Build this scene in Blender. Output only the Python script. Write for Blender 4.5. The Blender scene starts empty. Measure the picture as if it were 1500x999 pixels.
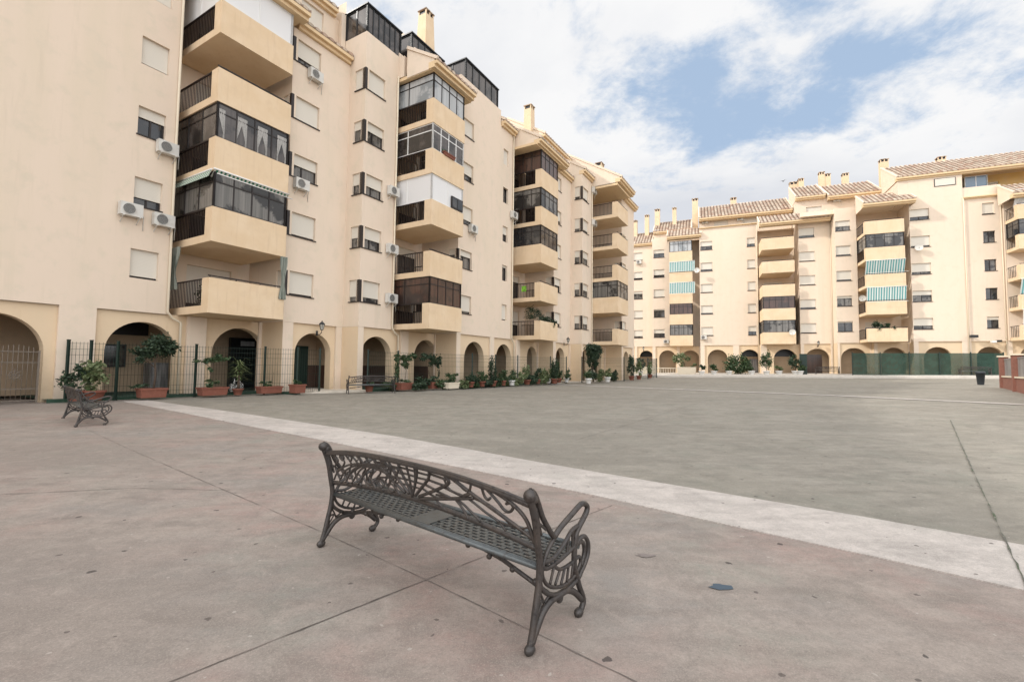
import bpy, math, random
from math import sin, cos, pi, radians, sqrt
random.seed(7)
scene = bpy.context.scene
col = scene.collection

# ------------------------------------------------------------------ camera numbers
F, PIT, ROLL, CY, EYE = 672.7, radians(3.07), radians(.66), 499.5, 1.5
def ray(px, py):
    X = (px - 750) / F; Z = -(py - CY) / F
    x = X * cos(ROLL) - Z * sin(ROLL); zz = X * sin(ROLL) + Z * cos(ROLL)
    return (x, cos(PIT) - zz * sin(PIT), sin(PIT) + zz * cos(PIT))

# ------------------------------------------------------------------ terrain
def zg(x, y, *_):
    s = x - 2
    t = min(1, max(0, (y - 7) / 10)); t = t * t * (3 - 2 * t)
    return .019 * (sqrt(s * s + 4) + s) / 2 + .10 * t

# ------------------------------------------------------------------ materials
def new_mat(name, base, rough=.7, metal=0., spec=.5, noise=None, bump=None, alpha=None, trans=None):
    """noise: list of (scale, colour2, lo, hi[, (sx,sy,sz)]) layered over base; bump: (scale, strength, dist)"""
    m = bpy.data.materials.new(name); m.use_nodes = True
    nt = m.node_tree; b = nt.nodes['Principled BSDF']; L = nt.links.new
    b.inputs['Roughness'].default_value = rough; b.inputs['Metallic'].default_value = metal
    b.inputs['Specular IOR Level'].default_value = spec
    b.inputs['Base Color'].default_value = (*base, 1)
    tc = nt.nodes.new('ShaderNodeNewGeometry')
    cur = None
    for k in (noise or []):
        mp = nt.nodes.new('ShaderNodeMapping'); L(tc.outputs['Position'], mp.inputs[0])
        if len(k) > 4: mp.inputs['Scale'].default_value = k[4]
        n = nt.nodes.new('ShaderNodeTexNoise'); n.inputs['Scale'].default_value = k[0]
        n.inputs['Detail'].default_value = 6; n.inputs['Roughness'].default_value = .62
        L(mp.outputs[0], n.inputs['Vector'])
        r = nt.nodes.new('ShaderNodeMapRange'); r.inputs[1].default_value = k[2]; r.inputs[2].default_value = k[3]
        L(n.outputs[0], r.inputs[0])
        mx = nt.nodes.new('ShaderNodeMix'); mx.data_type = 'RGBA'
        L(r.outputs[0], mx.inputs[0])
        if cur is None: mx.inputs[6].default_value = (*base, 1)
        else: L(cur, mx.inputs[6])
        mx.inputs[7].default_value = (*k[1], 1)
        cur = mx.outputs[2]
    if cur is not None: L(cur, b.inputs['Base Color'])
    if bump:
        n = nt.nodes.new('ShaderNodeTexNoise'); n.inputs['Scale'].default_value = bump[0]
        n.inputs['Detail'].default_value = 5
        L(tc.outputs['Position'], n.inputs['Vector'])
        bp = nt.nodes.new('ShaderNodeBump'); bp.inputs['Strength'].default_value = bump[1]
        bp.inputs['Distance'].default_value = bump[2]
        L(n.outputs[0], bp.inputs['Height']); L(bp.outputs[0], b.inputs['Normal'])
    if alpha is not None: b.inputs['Alpha'].default_value = alpha
    m['b'] = 1
    return m

def wave_colour(m, direction, scale, c1, c2, sharp=True, coord='Object'):
    nt = m.node_tree; b = nt.nodes['Principled BSDF']; L = nt.links.new
    tc = nt.nodes.new('ShaderNodeTexCoord')
    sx = nt.nodes.new('ShaderNodeSeparateXYZ'); L(tc.outputs[coord], sx.inputs[0])
    mt = nt.nodes.new('ShaderNodeMath'); mt.operation = 'MULTIPLY'; mt.inputs[1].default_value = scale
    L(sx.outputs[direction], mt.inputs[0])
    fr = nt.nodes.new('ShaderNodeMath'); fr.operation = 'FRACT'; L(mt.outputs[0], fr.inputs[0])
    cr = nt.nodes.new('ShaderNodeValToRGB'); L(fr.outputs[0], cr.inputs[0])
    cr.color_ramp.elements[0].color = (*c1, 1); cr.color_ramp.elements[1].color = (*c2, 1)
    if sharp:
        cr.color_ramp.interpolation = 'CONSTANT'; cr.color_ramp.elements[1].position = .5
    L(cr.outputs[0], b.inputs['Base Color'])
    return m

WALL = (.75, .62, .49)
M = {}
M['wall'] = new_mat('painted_render', WALL, .9, spec=.2,
    noise=[(.16, (.74, .61, .485), .4, .65), (.9, (.70, .59, .45), .48, .8, (1, 1, .16)), (5, (.66, .55, .42), .58, .85, (1, 1, .07)), (.5, (.63, .53, .40), .60, .82, (1.6, 1.6, .05)), (1.8, (.68, .58, .45), .52, .72), (13, (.66, .56, .43), .62, .85)], bump=(35, .12, .01))
M['arcade'] = new_mat('arcade_render', (.70, .545, .37), .9, spec=.2,
    noise=[(.6, (.72, .56, .38), .4, .7), (5, (.60, .45, .28), .6, .9, (1, 1, .2))], bump=(35, .12, .01))
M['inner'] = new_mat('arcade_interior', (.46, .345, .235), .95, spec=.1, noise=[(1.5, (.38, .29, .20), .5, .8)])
M['balc'] = new_mat('balcony_render', (.70, .53, .345), .9, spec=.2,
    noise=[(1.1, (.75, .59, .41), .4, .7), (6, (.62, .46, .30), .56, .8, (1, 1, .08)), (1.3, (.66, .50, .33), .55, .75)], bump=(35, .1, .01))
M['trim'] = new_mat('cornice_render', (.72, .54, .33), .85, spec=.2, noise=[(3, (.58, .42, .25), .55, .85)])
M['brown'] = new_mat('dark_brown_aluminium', (.018, .012, .010), .45)
M['rail'] = new_mat('brown_balusters', (.022, .013, .010), .5)
M['black'] = new_mat('black_metal', (.012, .013, .014), .4)
M['white'] = new_mat('white_aluminium', (.75, .74, .71), .45)
M['glass'] = new_mat('window_glass', (.02, .022, .025), .08, spec=.8, noise=[(.9, (.07, .065, .06), .5, .6)])
M['curtained'] = new_mat('curtained_glass', (.20, .185, .165), .2, spec=.6, noise=[(9, (.10, .095, .085), .35, .65, (1, 1, .02)), (.8, (.03, .028, .026), .49, .54)])
M['greyglass'] = new_mat('tinted_terrace_glass', (.06, .050, .045), .1, spec=.8, noise=[(7, (.10, .085, .075), .35, .65, (1, 1, .03)), (.8, (.025, .022, .02), .48, .56)])
M['paleglass'] = new_mat('pale_glass', (.46, .47, .47), .15, spec=.8, noise=[(7, (.36, .37, .37), .35, .65, (1, 1, .02)), (.7, (.22, .24, .25), .5, .58)])
M['brownglass'] = new_mat('brown_curtained_glass', (.10, .050, .036), .2, spec=.6, noise=[(8, (.05, .028, .02), .35, .65, (1, 1, .02)), (.7, (.04, .025, .02), .5, .57)])
M['shut'] = wave_colour(new_mat('roller_shutter', (.7, .66, .58), .6), 2, 18, (.70, .65, .56), (.62, .57, .48), False)
M['whiteshut'] = wave_colour(new_mat('white_roller_shutter', (.7, .66, .58), .5), 2, 18, (.76, .75, .73), (.68, .67, .66), False)
M['pipe'] = new_mat('painted_pipe', (.70, .60, .45), .6)
M['turf'] = new_mat('green_carpet', (.022, .055, .034), .95, noise=[(8, (.04, .075, .05), .4, .7)])
M['step'] = new_mat('pale_step', (.58, .52, .43), .85, noise=[(3, (.45, .40, .33), .45, .75)])
M['fence'] = new_mat('green_fence_paint', (.004, .019, .012), .5)
M['terra'] = new_mat('terracotta', (.21, .072, .045), .9, noise=[(6, (.19, .07, .045), .4, .7), (14, (.30, .14, .09), .55, .8)])
M['soil'] = new_mat('soil', (.05, .035, .025), .95)
M['cream'] = new_mat('cream_planter', (.66, .58, .45), .85)
M['bark'] = new_mat('bark', (.11, .075, .05), .9, noise=[(20, (.06, .04, .03), .4, .7)])
M['leaf'] = new_mat('leaf_green', (.028, .055, .020), .6, noise=[(7, (.06, .095, .032), .42, .62)])
M['leafdark'] = new_mat('leaf_dark', (.014, .032, .014), .65, noise=[(7, (.035, .062, .025), .42, .62)])
M['leafpale'] = new_mat('leaf_pale', (.08, .115, .04), .6, noise=[(7, (.22, .24, .12), .45, .65)])
M['iron'] = new_mat('cast_iron', (.064, .057, .053), .42, metal=.4, noise=[(10, (.095, .075, .062), .45, .72), (40, (.03, .026, .025), .5, .7), (60, (.16, .13, .11), .62, .75)], bump=(160, .35, .002))
M['seatiron'] = new_mat('worn_seat_iron', (.095, .102, .102), .36, metal=.5, noise=[(9, (.13, .142, .142), .4, .7), (24, (.07, .055, .045), .55, .72), (60, (.2, .2, .19), .62, .75)], bump=(160, .3, .002))
M['acbody'] = new_mat('air_conditioner_case', (.62, .60, .55), .5, noise=[(5, (.50, .46, .40), .5, .8)])
M['acgrille'] = new_mat('fan_grille', (.07, .07, .07), .5)
M['brick'] = new_mat('red_brick_paint', (.24, .10, .07), .9, noise=[(5, (.18, .08, .06), .4, .7), (14, (.28, .14, .10), .5, .8)])
M['panel'] = new_mat('grey_panel', (.30, .29, .28), .4, noise=[(2, (.15, .14, .14), .45, .6, (3, 3, .4))])
M['bin'] = new_mat('dark_plastic', (.02, .025, .03), .5)
M['yellow'] = new_mat('ochre_render', (.72, .50, .20), .9, noise=[(1, (.68, .5, .26), .4, .7)])
M['teal'] = wave_colour(new_mat('teal_striped_canvas', (.2, .45, .45), .8), 0, 4.6, (.62, .66, .62), (.10, .30, .30))
M['greenstripe'] = wave_colour(new_mat('green_striped_canvas', (.2, .45, .45), .8), 0, 6.3, (.66, .66, .58), (.02, .16, .09))
M['curtain'] = new_mat('grey_green_canvas', (.30, .31, .26), .9, noise=[(5, (.14, .17, .14), .4, .65, (3, 3, .3))])
M['gauze'] = new_mat('net_curtain_cloth', (.40, .385, .36), .9, noise=[(14, (.28, .27, .25), .4, .7)])
M['whitecloth'] = new_mat('white_cloth', (.72, .72, .70), .9)
M['wainscot'] = new_mat('brown_tiles', (.09, .045, .03), .5)
M['net'] = new_mat('green_screen_net', (.010, .038, .024), .8, noise=[(2, (.022, .06, .042), .4, .7)], alpha=.86)
M['orange'] = new_mat('orange_tile_trim', (.62, .36, .18), .8)
M['blueglass'] = new_mat('blue_glass', (.14, .20, .26), .15, spec=.8)
M['lampglass'] = new_mat('lantern_glass', (.5, .48, .42), .2)
M['greygate'] = new_mat('weathered_iron_gate', (.16, .13, .10), .6)
M['greencloth'] = new_mat('bright_green_cloth', (.22, .50, .04), .9, noise=[(6, (.10, .25, .03), .45, .6)])

def grime(m, z0, z1, colr, k):
    nt = m.node_tree; b = nt.nodes['Principled BSDF']; L = nt.links.new
    g = nt.nodes.new('ShaderNodeNewGeometry'); sp = nt.nodes.new('ShaderNodeSeparateXYZ'); L(g.outputs['Position'], sp.inputs[0])
    n = nt.nodes.new('ShaderNodeTexNoise'); n.inputs['Scale'].default_value = 2.5; n.inputs['Detail'].default_value = 8; n.inputs['Roughness'].default_value = .7; L(g.outputs['Position'], n.inputs['Vector'])
    a = nt.nodes.new('ShaderNodeMath'); a.operation = 'MULTIPLY_ADD'; L(n.outputs[0], a.inputs[0]); a.inputs[1].default_value = 1.6; L(sp.outputs[2], a.inputs[2])
    r = nt.nodes.new('ShaderNodeMapRange'); r.inputs[1].default_value = z1 + .8; r.inputs[2].default_value = z0 + .8; r.inputs[3].default_value = 0; r.inputs[4].default_value = k; L(a.outputs[0], r.inputs[0])
    mx = nt.nodes.new('ShaderNodeMix'); mx.data_type = 'RGBA'; L(r.outputs[0], mx.inputs[0])
    src = b.inputs['Base Color'].links[0].from_socket; L(src, mx.inputs[6]); mx.inputs[7].default_value = (*colr, 1); L(mx.outputs[2], b.inputs['Base Color'])
grime(M['wall'], .0, 1.3, (.44, .35, .27), .55); grime(M['arcade'], .0, 1.3, (.42, .33, .23), .55)
def tile_mat():
    m = bpy.data.materials.new('roof_tiles'); m.use_nodes = True
    nt = m.node_tree; b = nt.nodes['Principled BSDF']; L = nt.links.new
    b.inputs['Roughness'].default_value = .9; b.inputs['Specular IOR Level'].default_value = .2
    tc = nt.nodes.new('ShaderNodeTexCoord')
    mp = nt.nodes.new('ShaderNodeMapping'); mp.inputs['Scale'].default_value = (1 / .40, 1 / .5, .001)
    L(tc.outputs['Object'], mp.inputs[0])
    fl = nt.nodes.new('ShaderNodeVectorMath'); fl.operation = 'FLOOR'; L(mp.outputs[0], fl.inputs[0])
    wn = nt.nodes.new('ShaderNodeTexWhiteNoise'); L(fl.outputs[0], wn.inputs[0])
    cr = nt.nodes.new('ShaderNodeValToRGB'); L(wn.outputs[0], cr.inputs[0])
    e = cr.color_ramp.elements
    e[0].color = (.44, .34, .26, 1); e[1].color = (.58, .49, .39, 1)
    x = e.new(.25); x.color = (.52, .42, .33, 1); x = e.new(.5); x.color = (.40, .26, .19, 1); x = e.new(.7); x.color = (.54, .44, .34, 1)
    n = nt.nodes.new('ShaderNodeTexNoise'); n.inputs['Scale'].default_value = 1.2; n.inputs['Detail'].default_value = 6
    L(tc.outputs['Object'], n.inputs['Vector'])
    r = nt.nodes.new('ShaderNodeMapRange'); r.inputs[1].default_value = .5; r.inputs[2].default_value = .75; L(n.outputs[0], r.inputs[0])
    mx = nt.nodes.new('ShaderNodeMix'); mx.data_type = 'RGBA'; L(r.outputs[0], mx.inputs[0]); L(cr.outputs[0], mx.inputs[6])
    mx.inputs[7].default_value = (.30, .25, .19, 1)
    sx = nt.nodes.new('ShaderNodeSeparateXYZ'); L(tc.outputs['Object'], sx.inputs[0])      # valleys between the barrels darkened in the colour, their shade painted in
    q = nt.nodes.new('ShaderNodeMath'); q.operation = 'MULTIPLY'; q.inputs[1].default_value = pi / .40; L(sx.outputs[0], q.inputs[0])
    q2 = nt.nodes.new('ShaderNodeMath'); q2.operation = 'SINE'; L(q.outputs[0], q2.inputs[0])
    q3 = nt.nodes.new('ShaderNodeMath'); q3.operation = 'ABSOLUTE'; L(q2.outputs[0], q3.inputs[0])
    r2 = nt.nodes.new('ShaderNodeMapRange'); r2.inputs[1].default_value = .35; r2.inputs[2].default_value = .75; r2.inputs[3].default_value = .8; r2.inputs[4].default_value = 0.; L(q3.outputs[0], r2.inputs[0])
    m2 = nt.nodes.new('ShaderNodeMix'); m2.data_type = 'RGBA'; L(r2.outputs[0], m2.inputs[0]); L(mx.outputs[2], m2.inputs[6]); m2.inputs[7].default_value = (.17, .10, .07, 1)
    L(m2.outputs[2], b.inputs['Base Color'])
    return m
M['tile'] = tile_mat()

def ground_mat(name, c1, c2, c3, green):
    """weathered coloured concrete: broad stains, drag marks, fine grain, chewing-gum spots"""
    m = bpy.data.materials.new(name); m.use_nodes = True
    nt = m.node_tree; b = nt.nodes['Principled BSDF']; L = nt.links.new
    g = nt.nodes.new('ShaderNodeNewGeometry')
    def noise(scale, lo, hi, sc=(1, 1, 1), det=7, rough=.6, dist=0., rot=0.):
        mp = nt.nodes.new('ShaderNodeMapping'); mp.inputs['Scale'].default_value = sc; mp.inputs['Rotation'].default_value = (0, 0, rot)
        L(g.outputs['Position'], mp.inputs[0])
        n = nt.nodes.new('ShaderNodeTexNoise'); n.inputs['Scale'].default_value = scale; n.inputs['Detail'].default_value = det
        n.inputs['Roughness'].default_value = rough; n.inputs['Distortion'].default_value = dist
        L(mp.outputs[0], n.inputs['Vector'])
        r = nt.nodes.new('ShaderNodeMapRange'); r.inputs[1].default_value = lo; r.inputs[2].default_value = hi
        L(n.outputs[0], r.inputs[0]); return r.outputs[0]
    def mix(f, a, c, k=1.):
        mx = nt.nodes.new('ShaderNodeMix'); mx.data_type = 'RGBA'
        if k != 1.:
            q = nt.nodes.new('ShaderNodeMath'); q.operation = 'MULTIPLY'; q.inputs[1].default_value = k; L(f, q.inputs[0]); f = q.outputs[0]
        L(f, mx.inputs[0])
        if isinstance(a, tuple): mx.inputs[6].default_value = (*a, 1)
        else: L(a, mx.inputs[6])
        mx.inputs[7].default_value = (*c, 1); return mx.outputs[2]
    c = mix(noise(.55, .45, .55, dist=.5), c1, c2)
    c = mix(noise(.55, .47, .62, (1, 1.6, 1), rot=.6), c, c3, .9)
    c = mix(noise(.9, .52, .66), c, green, .75)
    c = mix(noise(1.1, .46, .68, (1, 4.5, 1), rot=-.64), c, tuple(v * .62 for v in c1), .8)
    c = mix(noise(2.2, .44, .66, det=10, rough=.75, dist=.3), c, tuple(v * 1.25 for v in c1), .6)
    c = mix(noise(1.5, .50, .68, det=10, rough=.7, dist=.6), c, tuple(v * .60 for v in c1), .7)
    c = mix(noise(.16, .50, .62, (1, 2.2, 1), rot=.5), c, tuple(v * .74 for v in c1), .8)
    c = mix(noise(4.5, .50, .66, det=10, rough=.8, dist=1.), c, tuple(v * 1.28 for v in c1), .55)
    c = mix(noise(9, .48, .70, det=8, rough=.75), c, tuple(v * .74 for v in c1), .6)
    c = mix(noise(45, .48, .70, det=5, rough=.8), c, tuple(v * .58 for v in c1), .6)
    c = mix(noise(120, .50, .72, det=2, rough=.8), c, tuple(v * 1.6 for v in c1), .45)
    for sc, thr, colr, k in ((1.7, .045, (.045, .037, .034), .8), (2.9, .055, (.07, .055, .05), .7), (4.3, .05, (.46, .42, .37), .5)):
        v = nt.nodes.new('ShaderNodeTexVoronoi'); v.inputs['Scale'].default_value = sc; v.voronoi_dimensions = '2D'
        wob = nt.nodes.new('ShaderNodeTexNoise'); wob.inputs['Scale'].default_value = 22; L(g.outputs['Position'], wob.inputs['Vector'])
        wv = nt.nodes.new('ShaderNodeVectorMath'); wv.operation = 'MULTIPLY_ADD'; L(wob.outputs['Color'], wv.inputs[0]); wv.inputs[1].default_value = (.05, .05, 0); L(g.outputs['Position'], wv.inputs[2])
        L(wv.outputs[0], v.inputs['Vector'])
        sp = nt.nodes.new('ShaderNodeSeparateColor'); L(v.outputs['Color'], sp.inputs[0])
        # spot radius varies by cell, many cells have none
        rr = nt.nodes.new('ShaderNodeMapRange'); rr.inputs[1].default_value = .55; rr.inputs[2].default_value = 1.
        rr.inputs[3].default_value = 0.; rr.inputs[4].default_value = thr; L(sp.outputs[0], rr.inputs[0])
        lt = nt.nodes.new('ShaderNodeMath'); lt.operation = 'LESS_THAN'; L(v.outputs['Distance'], lt.inputs[0]); L(rr.outputs[0], lt.inputs[1])
        c = mix(lt.outputs[0], c, colr, k)
    L(c, b.inputs['Base Color'])
    rg = noise(3, .3, .7)
    mr = nt.nodes.new('ShaderNodeMapRange'); mr.inputs[3].default_value = .62; mr.inputs[4].default_value = .85; L(rg, mr.inputs[0]); L(mr.outputs[0], b.inputs['Roughness'])
    b.inputs['Specular IOR Level'].default_value = .3
    n = nt.nodes.new('ShaderNodeTexNoise'); n.inputs['Scale'].default_value = 70; n.inputs['Detail'].default_value = 5; L(g.outputs['Position'], n.inputs['Vector'])
    bp = nt.nodes.new('ShaderNodeBump'); bp.inputs['Strength'].default_value = .25; bp.inputs['Distance'].default_value = .004
    L(n.outputs[0], bp.inputs['Height']); L(bp.outputs[0], b.inputs['Normal'])
    return m
M['near'] = ground_mat('red_worn_concrete', (.290, .246, .212), (.300, .216, .186), (.228, .210, .190), (.222, .228, .190))
M['far'] = ground_mat('green_worn_concrete', (.252, .230, .192), (.220, .202, .166), (.285, .262, .222), (.200, .200, .164))
M['strip'] = ground_mat('pale_worn_concrete', (.47, .425, .385), (.49, .44, .40), (.41, .37, .335), (.42, .395, .35))
M['joint'] = new_mat('joint_filler', (.085, .072, .062), .9, noise=[(5, (.20, .165, .145), .4, .62)])
M['weed'] = new_mat('joint_weeds', (.11, .105, .085), .9, noise=[(3, (.065, .085, .045), .47, .6), (11, (.2, .19, .15), .5, .65)])
M['kerb'] = new_mat('pale_pavement', (.56, .52, .46), .85, noise=[(1, (.47, .43, .38), .4, .7)])

# ------------------------------------------------------------------ mesh builder
class MB:
    def __init__(s): s.v = []; s.f = []; s.sm = []
    def quad(s, a, b, c, d, smooth=False):
        n = len(s.v); s.v += [a, b, c, d]; s.f.append((n, n + 1, n + 2, n + 3)); s.sm.append(smooth); return s
    def poly(s, pts):
        n = len(s.v); s.v += list(pts); s.f.append(tuple(range(n, n + len(pts)))); s.sm.append(False); return s
    def box(s, x0, x1, y0, y1, z0, z1):
        n = len(s.v)
        s.v += [(x0, y0, z0), (x1, y0, z0), (x1, y1, z0), (x0, y1, z0), (x0, y0, z1), (x1, y0, z1), (x1, y1, z1), (x0, y1, z1)]
        for q in ((0, 3, 2, 1), (4, 5, 6, 7), (0, 1, 5, 4), (1, 2, 6, 5), (2, 3, 7, 6), (3, 0, 4, 7)):
            s.f.append(tuple(n + i for i in q)); s.sm.append(False)
        return s
    def bar(s, p, q, w, h=None):
        """box section bar between two points"""
        h = h or w
        from mathutils import Vector
        p = Vector(p); q = Vector(q); d = (q - p).normalized()
        up = Vector((0, 0, 1)) if abs(d.z) < .95 else Vector((0, 1, 0))
        a = d.cross(up).normalized() * w / 2; b = a.cross(d).normalized() * h / 2
        n = len(s.v)
        for e in (p, q):
            for i, j in ((-1, -1), (1, -1), (1, 1), (-1, 1)): s.v.append(tuple(e + a * i + b * j))
        for t in ((3, 2, 1, 0), (4, 5, 6, 7), (0, 1, 5, 4), (1, 2, 6, 5), (2, 3, 7, 6), (3, 0, 4, 7)):
            s.f.append(tuple(n + i for i in t)); s.sm.append(False)
        return s
    def tube(s, pts, r, k=8, smooth=True, cap=True):
        """tube along points; r is a number or a list"""
        from mathutils import Vector
        P = [Vector(p) for p in pts]; n0 = len(s.v); m = len(P)
        R = r if isinstance(r, (list, tuple)) else [r] * m
        pa = None
        for i, p in enumerate(P):
            d = (P[min(i + 1, m - 1)] - P[max(i - 1, 0)])
            d = d.normalized() if d.length > 1e-9 else Vector((0, 0, 1))
            if pa is None:
                up = Vector((0, 0, 1)) if abs(d.z) < .9 else Vector((1, 0, 0))
                a = d.cross(up).normalized()
            else:
                a = (pa - d * pa.dot(d)).normalized()
            pa = a; b = d.cross(a)
            for j in range(k):
                t = 2 * pi * j / k; s.v.append(tuple(p + (a * cos(t) + b * sin(t)) * R[i]))
        for i in range(m - 1):
            for j in range(k):
                a = n0 + i * k + j; b = n0 + i * k + (j + 1) % k
                s.f.append((a, b, b + k, a + k)); s.sm.append(smooth)
        if cap:
            s.f.append(tuple(n0 + j for j in reversed(range(k)))); s.sm.append(False)
            s.f.append(tuple(n0 + (m - 1) * k + j for j in range(k))); s.sm.append(False)
        return s
    def lathe(s, c, prof, k=14):
        n0 = len(s.v)
        for (r, z) in prof:
            for j in range(k):
                t = 2 * pi * j / k; s.v.append((c[0] + r * cos(t), c[1] + r * sin(t), c[2] + z))
        for i in range(len(prof) - 1):
            for j in range(k):
                a = n0 + i * k + j; b = n0 + i * k + (j + 1) % k
                s.f.append((a, b, b + k, a + k)); s.sm.append(True)
        return s
    def ball(s, c, r, k=12, sc=(1, 1, 1)):
        prof = [(max(1e-4, sin(pi * i / 8)), -cos(pi * i / 8)) for i in range(9)]
        n0 = len(s.v)
        for (a, z) in prof:
            for j in range(k):
                t = 2 * pi * j / k; s.v.append((c[0] + r * sc[0] * a * cos(t), c[1] + r * sc[1] * a * sin(t), c[2] + r * sc[2] * z))
        for i in range(8):
            for j in range(k):
                a = n0 + i * k + j; b = n0 + i * k + (j + 1) % k
                s.f.append((a, b, b + k, a + k)); s.sm.append(True)
        return s
    def build(s, name, mat, parent=None, loc=None):
        me = bpy.data.meshes.new(name)
        me.from_pydata(s.v, [], s.f); me.polygons.foreach_set('use_smooth', s.sm)
        me.materials.append(mat); me.update()
        o = bpy.data.objects.new(name, me); col.objects.link(o)
        if parent is not None: o.parent = parent
        if loc is not None: o.location = loc
        return o

def box_ob(name, mat, parent, *b): return MB().box(*b).build(name, mat, parent)
def empty(name, loc=(0, 0, 0), rz=0., label=None, cat=None, group=None):
    o = bpy.data.objects.new(name, None); col.objects.link(o); o.empty_display_size = .2
    o.location = loc; o.rotation_euler = (0, 0, rz)
    if label: o['label'] = label
    if cat: o['category'] = cat
    if group: o['group'] = group
    return o
def tag(o, label, cat, group=None):
    o['label'] = label; o['category'] = cat
    if group: o['group'] = group
    return o
def struct(o): o['kind'] = 'structure'; return o
def copy_tree(o, parent=None):
    c = o.copy(); col.objects.link(c); c.parent = parent
    for ch in o.children: copy_tree(ch, c)
    return c

# wing frames: local X runs along the facade (left to right as seen), local Y is depth from the viewer
class Frame:
    def __init__(s, ang): s.a = ang; s.u = (cos(ang), sin(ang)); s.n = (-sin(ang), cos(ang))
    def at(s, px, py, Y):
        r = ray(px, py); k = Y / (r[0] * s.n[0] + r[1] * s.n[1])
        return ((r[0] * s.u[0] + r[1] * s.u[1]) * k, EYE + r[2] * k)
    def w(s, X, Y, z=0.): return (s.u[0] * X + s.n[0] * Y, s.u[1] * X + s.n[1] * Y, z)
LF = Frame(radians(59.5)); RF = Frame(radians(-22.26))

# ------------------------------------------------------------------ building kit (all in wing-local coordinates)
def wall_rect(mb, P, u0, u1, z0, z1, holes, rev, dep=.24):
    """P(u,d,z) maps to 3-D with d = depth into the wall; holes (ua,ub,za,zb)"""
    us = sorted({u0, u1, *[min(max(h[i], u0), u1) for h in holes for i in (0, 1)]})
    zs = sorted({z0, z1, *[h[i] for h in holes for i in (2, 3) if z0 < h[i] < z1]})
    for i in range(len(us) - 1):
        for j in range(len(zs) - 1):
            uc = (us[i] + us[i + 1]) / 2; zc = (zs[j] + zs[j + 1]) / 2
            if any(h[0] < uc < h[1] and h[2] < zc < h[3] for h in holes): continue
            mb.quad(P(us[i], 0, zs[j]), P(us[i + 1], 0, zs[j]), P(us[i + 1], 0, zs[j + 1]), P(us[i], 0, zs[j + 1]))
    if rev:
        for (a, b, c, d) in holes:
            mb.quad(P(a, 0, c), P(a, 0, d), P(a, dep, d), P(a, dep, c)); mb.quad(P(b, 0, c), P(b, dep, c), P(b, dep, d), P(b, 0, d))
            mb.quad(P(a, 0, c), P(a, dep, c), P(b, dep, c), P(b, 0, c)); mb.quad(P(a, 0, d), P(b, 0, d), P(b, dep, d), P(a, dep, d))

def wall_arches(mb, Y, x0, x1, z0, z1, arches, dep=.42, N=22):
    """arches: (centre, half width, spring z)"""
    x = x0
    for (c, r, zs) in sorted(arches):
        if c - r > x: mb.quad((x, Y, z0), (c - r, Y, z0), (c - r, Y, z1), (x, Y, z1))
        for i in range(N):
            t0 = pi - pi * i / N; t1 = pi - pi * (i + 1) / N
            a = (c + r * cos(t0), zs + r * sin(t0)); b = (c + r * cos(t1), zs + r * sin(t1))
            mb.quad((a[0], Y, a[1]), (b[0], Y, b[1]), (b[0], Y, z1), (a[0], Y, z1))
            mb.quad((a[0], Y, a[1]), (a[0], Y + dep, a[1]), (b[0], Y + dep, b[1]), (b[0], Y, b[1]), True)
        for e in (c - r, c + r): mb.quad((e, Y, z0), (e, Y + dep, z0), (e, Y + dep, zs), (e, Y, zs))
        x = c + r
    if x < x1: mb.quad((x, Y, z0), (x1, Y, z0), (x1, Y, z1), (x, Y, z1))

def window(b, x0, x1, z0, z1, Y, f=1., glass='glass', side=0., mull=True, X0=None, sill=True, fr='brown', shut='shut'):
    """front window; f = share covered by the roller shutter; side = length of a corner return at x0"""
    w = MB(); d = Y + .15
    w.box(x0, x0 + .05, d, d + .06, z0, z1); w.box(x1 - .05, x1, d, d + .06, z0, z1)
    w.box(x0 + .05, x1 - .05, d, d + .06, z0, z0 + .06); w.box(x0 + .05, x1 - .05, d, d + .06, z1 - .04, z1)
    if mull and f < .95: w.box((x0 + x1) / 2 - .03, (x0 + x1) / 2 + .03, d + .001, d + .059, z0 + .06, z1 - .04)
    if side:
        w.box(x0 - .012, x0 + .13, Y - .012, Y + .13, z0, z1)
        w.box(x0 + .10, x0 + .14, Y + side - .05, Y + side - .004, z0, z1); w.box(x0 + .10, x0 + .14, Y + .131, Y + side - .05, z0, z0 + .06)
    fo = w.build('window', M[fr], b)
    zs = z1 - .04 - (z1 - z0 - .1) * min(f, .97)
    if f > 0:
        s = MB().box(x0 + (.151 if side else .004), x1 - .004, d - .03, d - .003, zs, z1 - .003)
        if side: s.box(x0 + .07, x0 + .095, Y + .135, Y + side - .004, zs, z1 - .003)
        s.build('shutter', M[shut], fo)
    p = MB()
    if f < .97:
        p.quad((x0 + .05, d + .045, z0 + .06), (x1 - .05, d + .045, z0 + .06), (x1 - .05, d + .045, zs), (x0 + .05, d + .045, zs))
        if side: p.quad((x0 + .115, Y + .13, z0 + .06), (x0 + .115, Y + side - .05, z0 + .06), (x0 + .115, Y + side - .05, zs), (x0 + .115, Y + .13, zs))
        p.build('pane', M[glass], fo)
    if sill:
        s = MB().box(x0 - .04, x1 + .04, Y - .05, Y + .045, z0 - .045, z0 - .002)
        if side: s.box(x0 - .06, x0 + .015, Y + .046, Y + side, z0 - .045, z0 - .002)
        s.build('sill', M['brown'], fo)
    return fo

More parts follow.
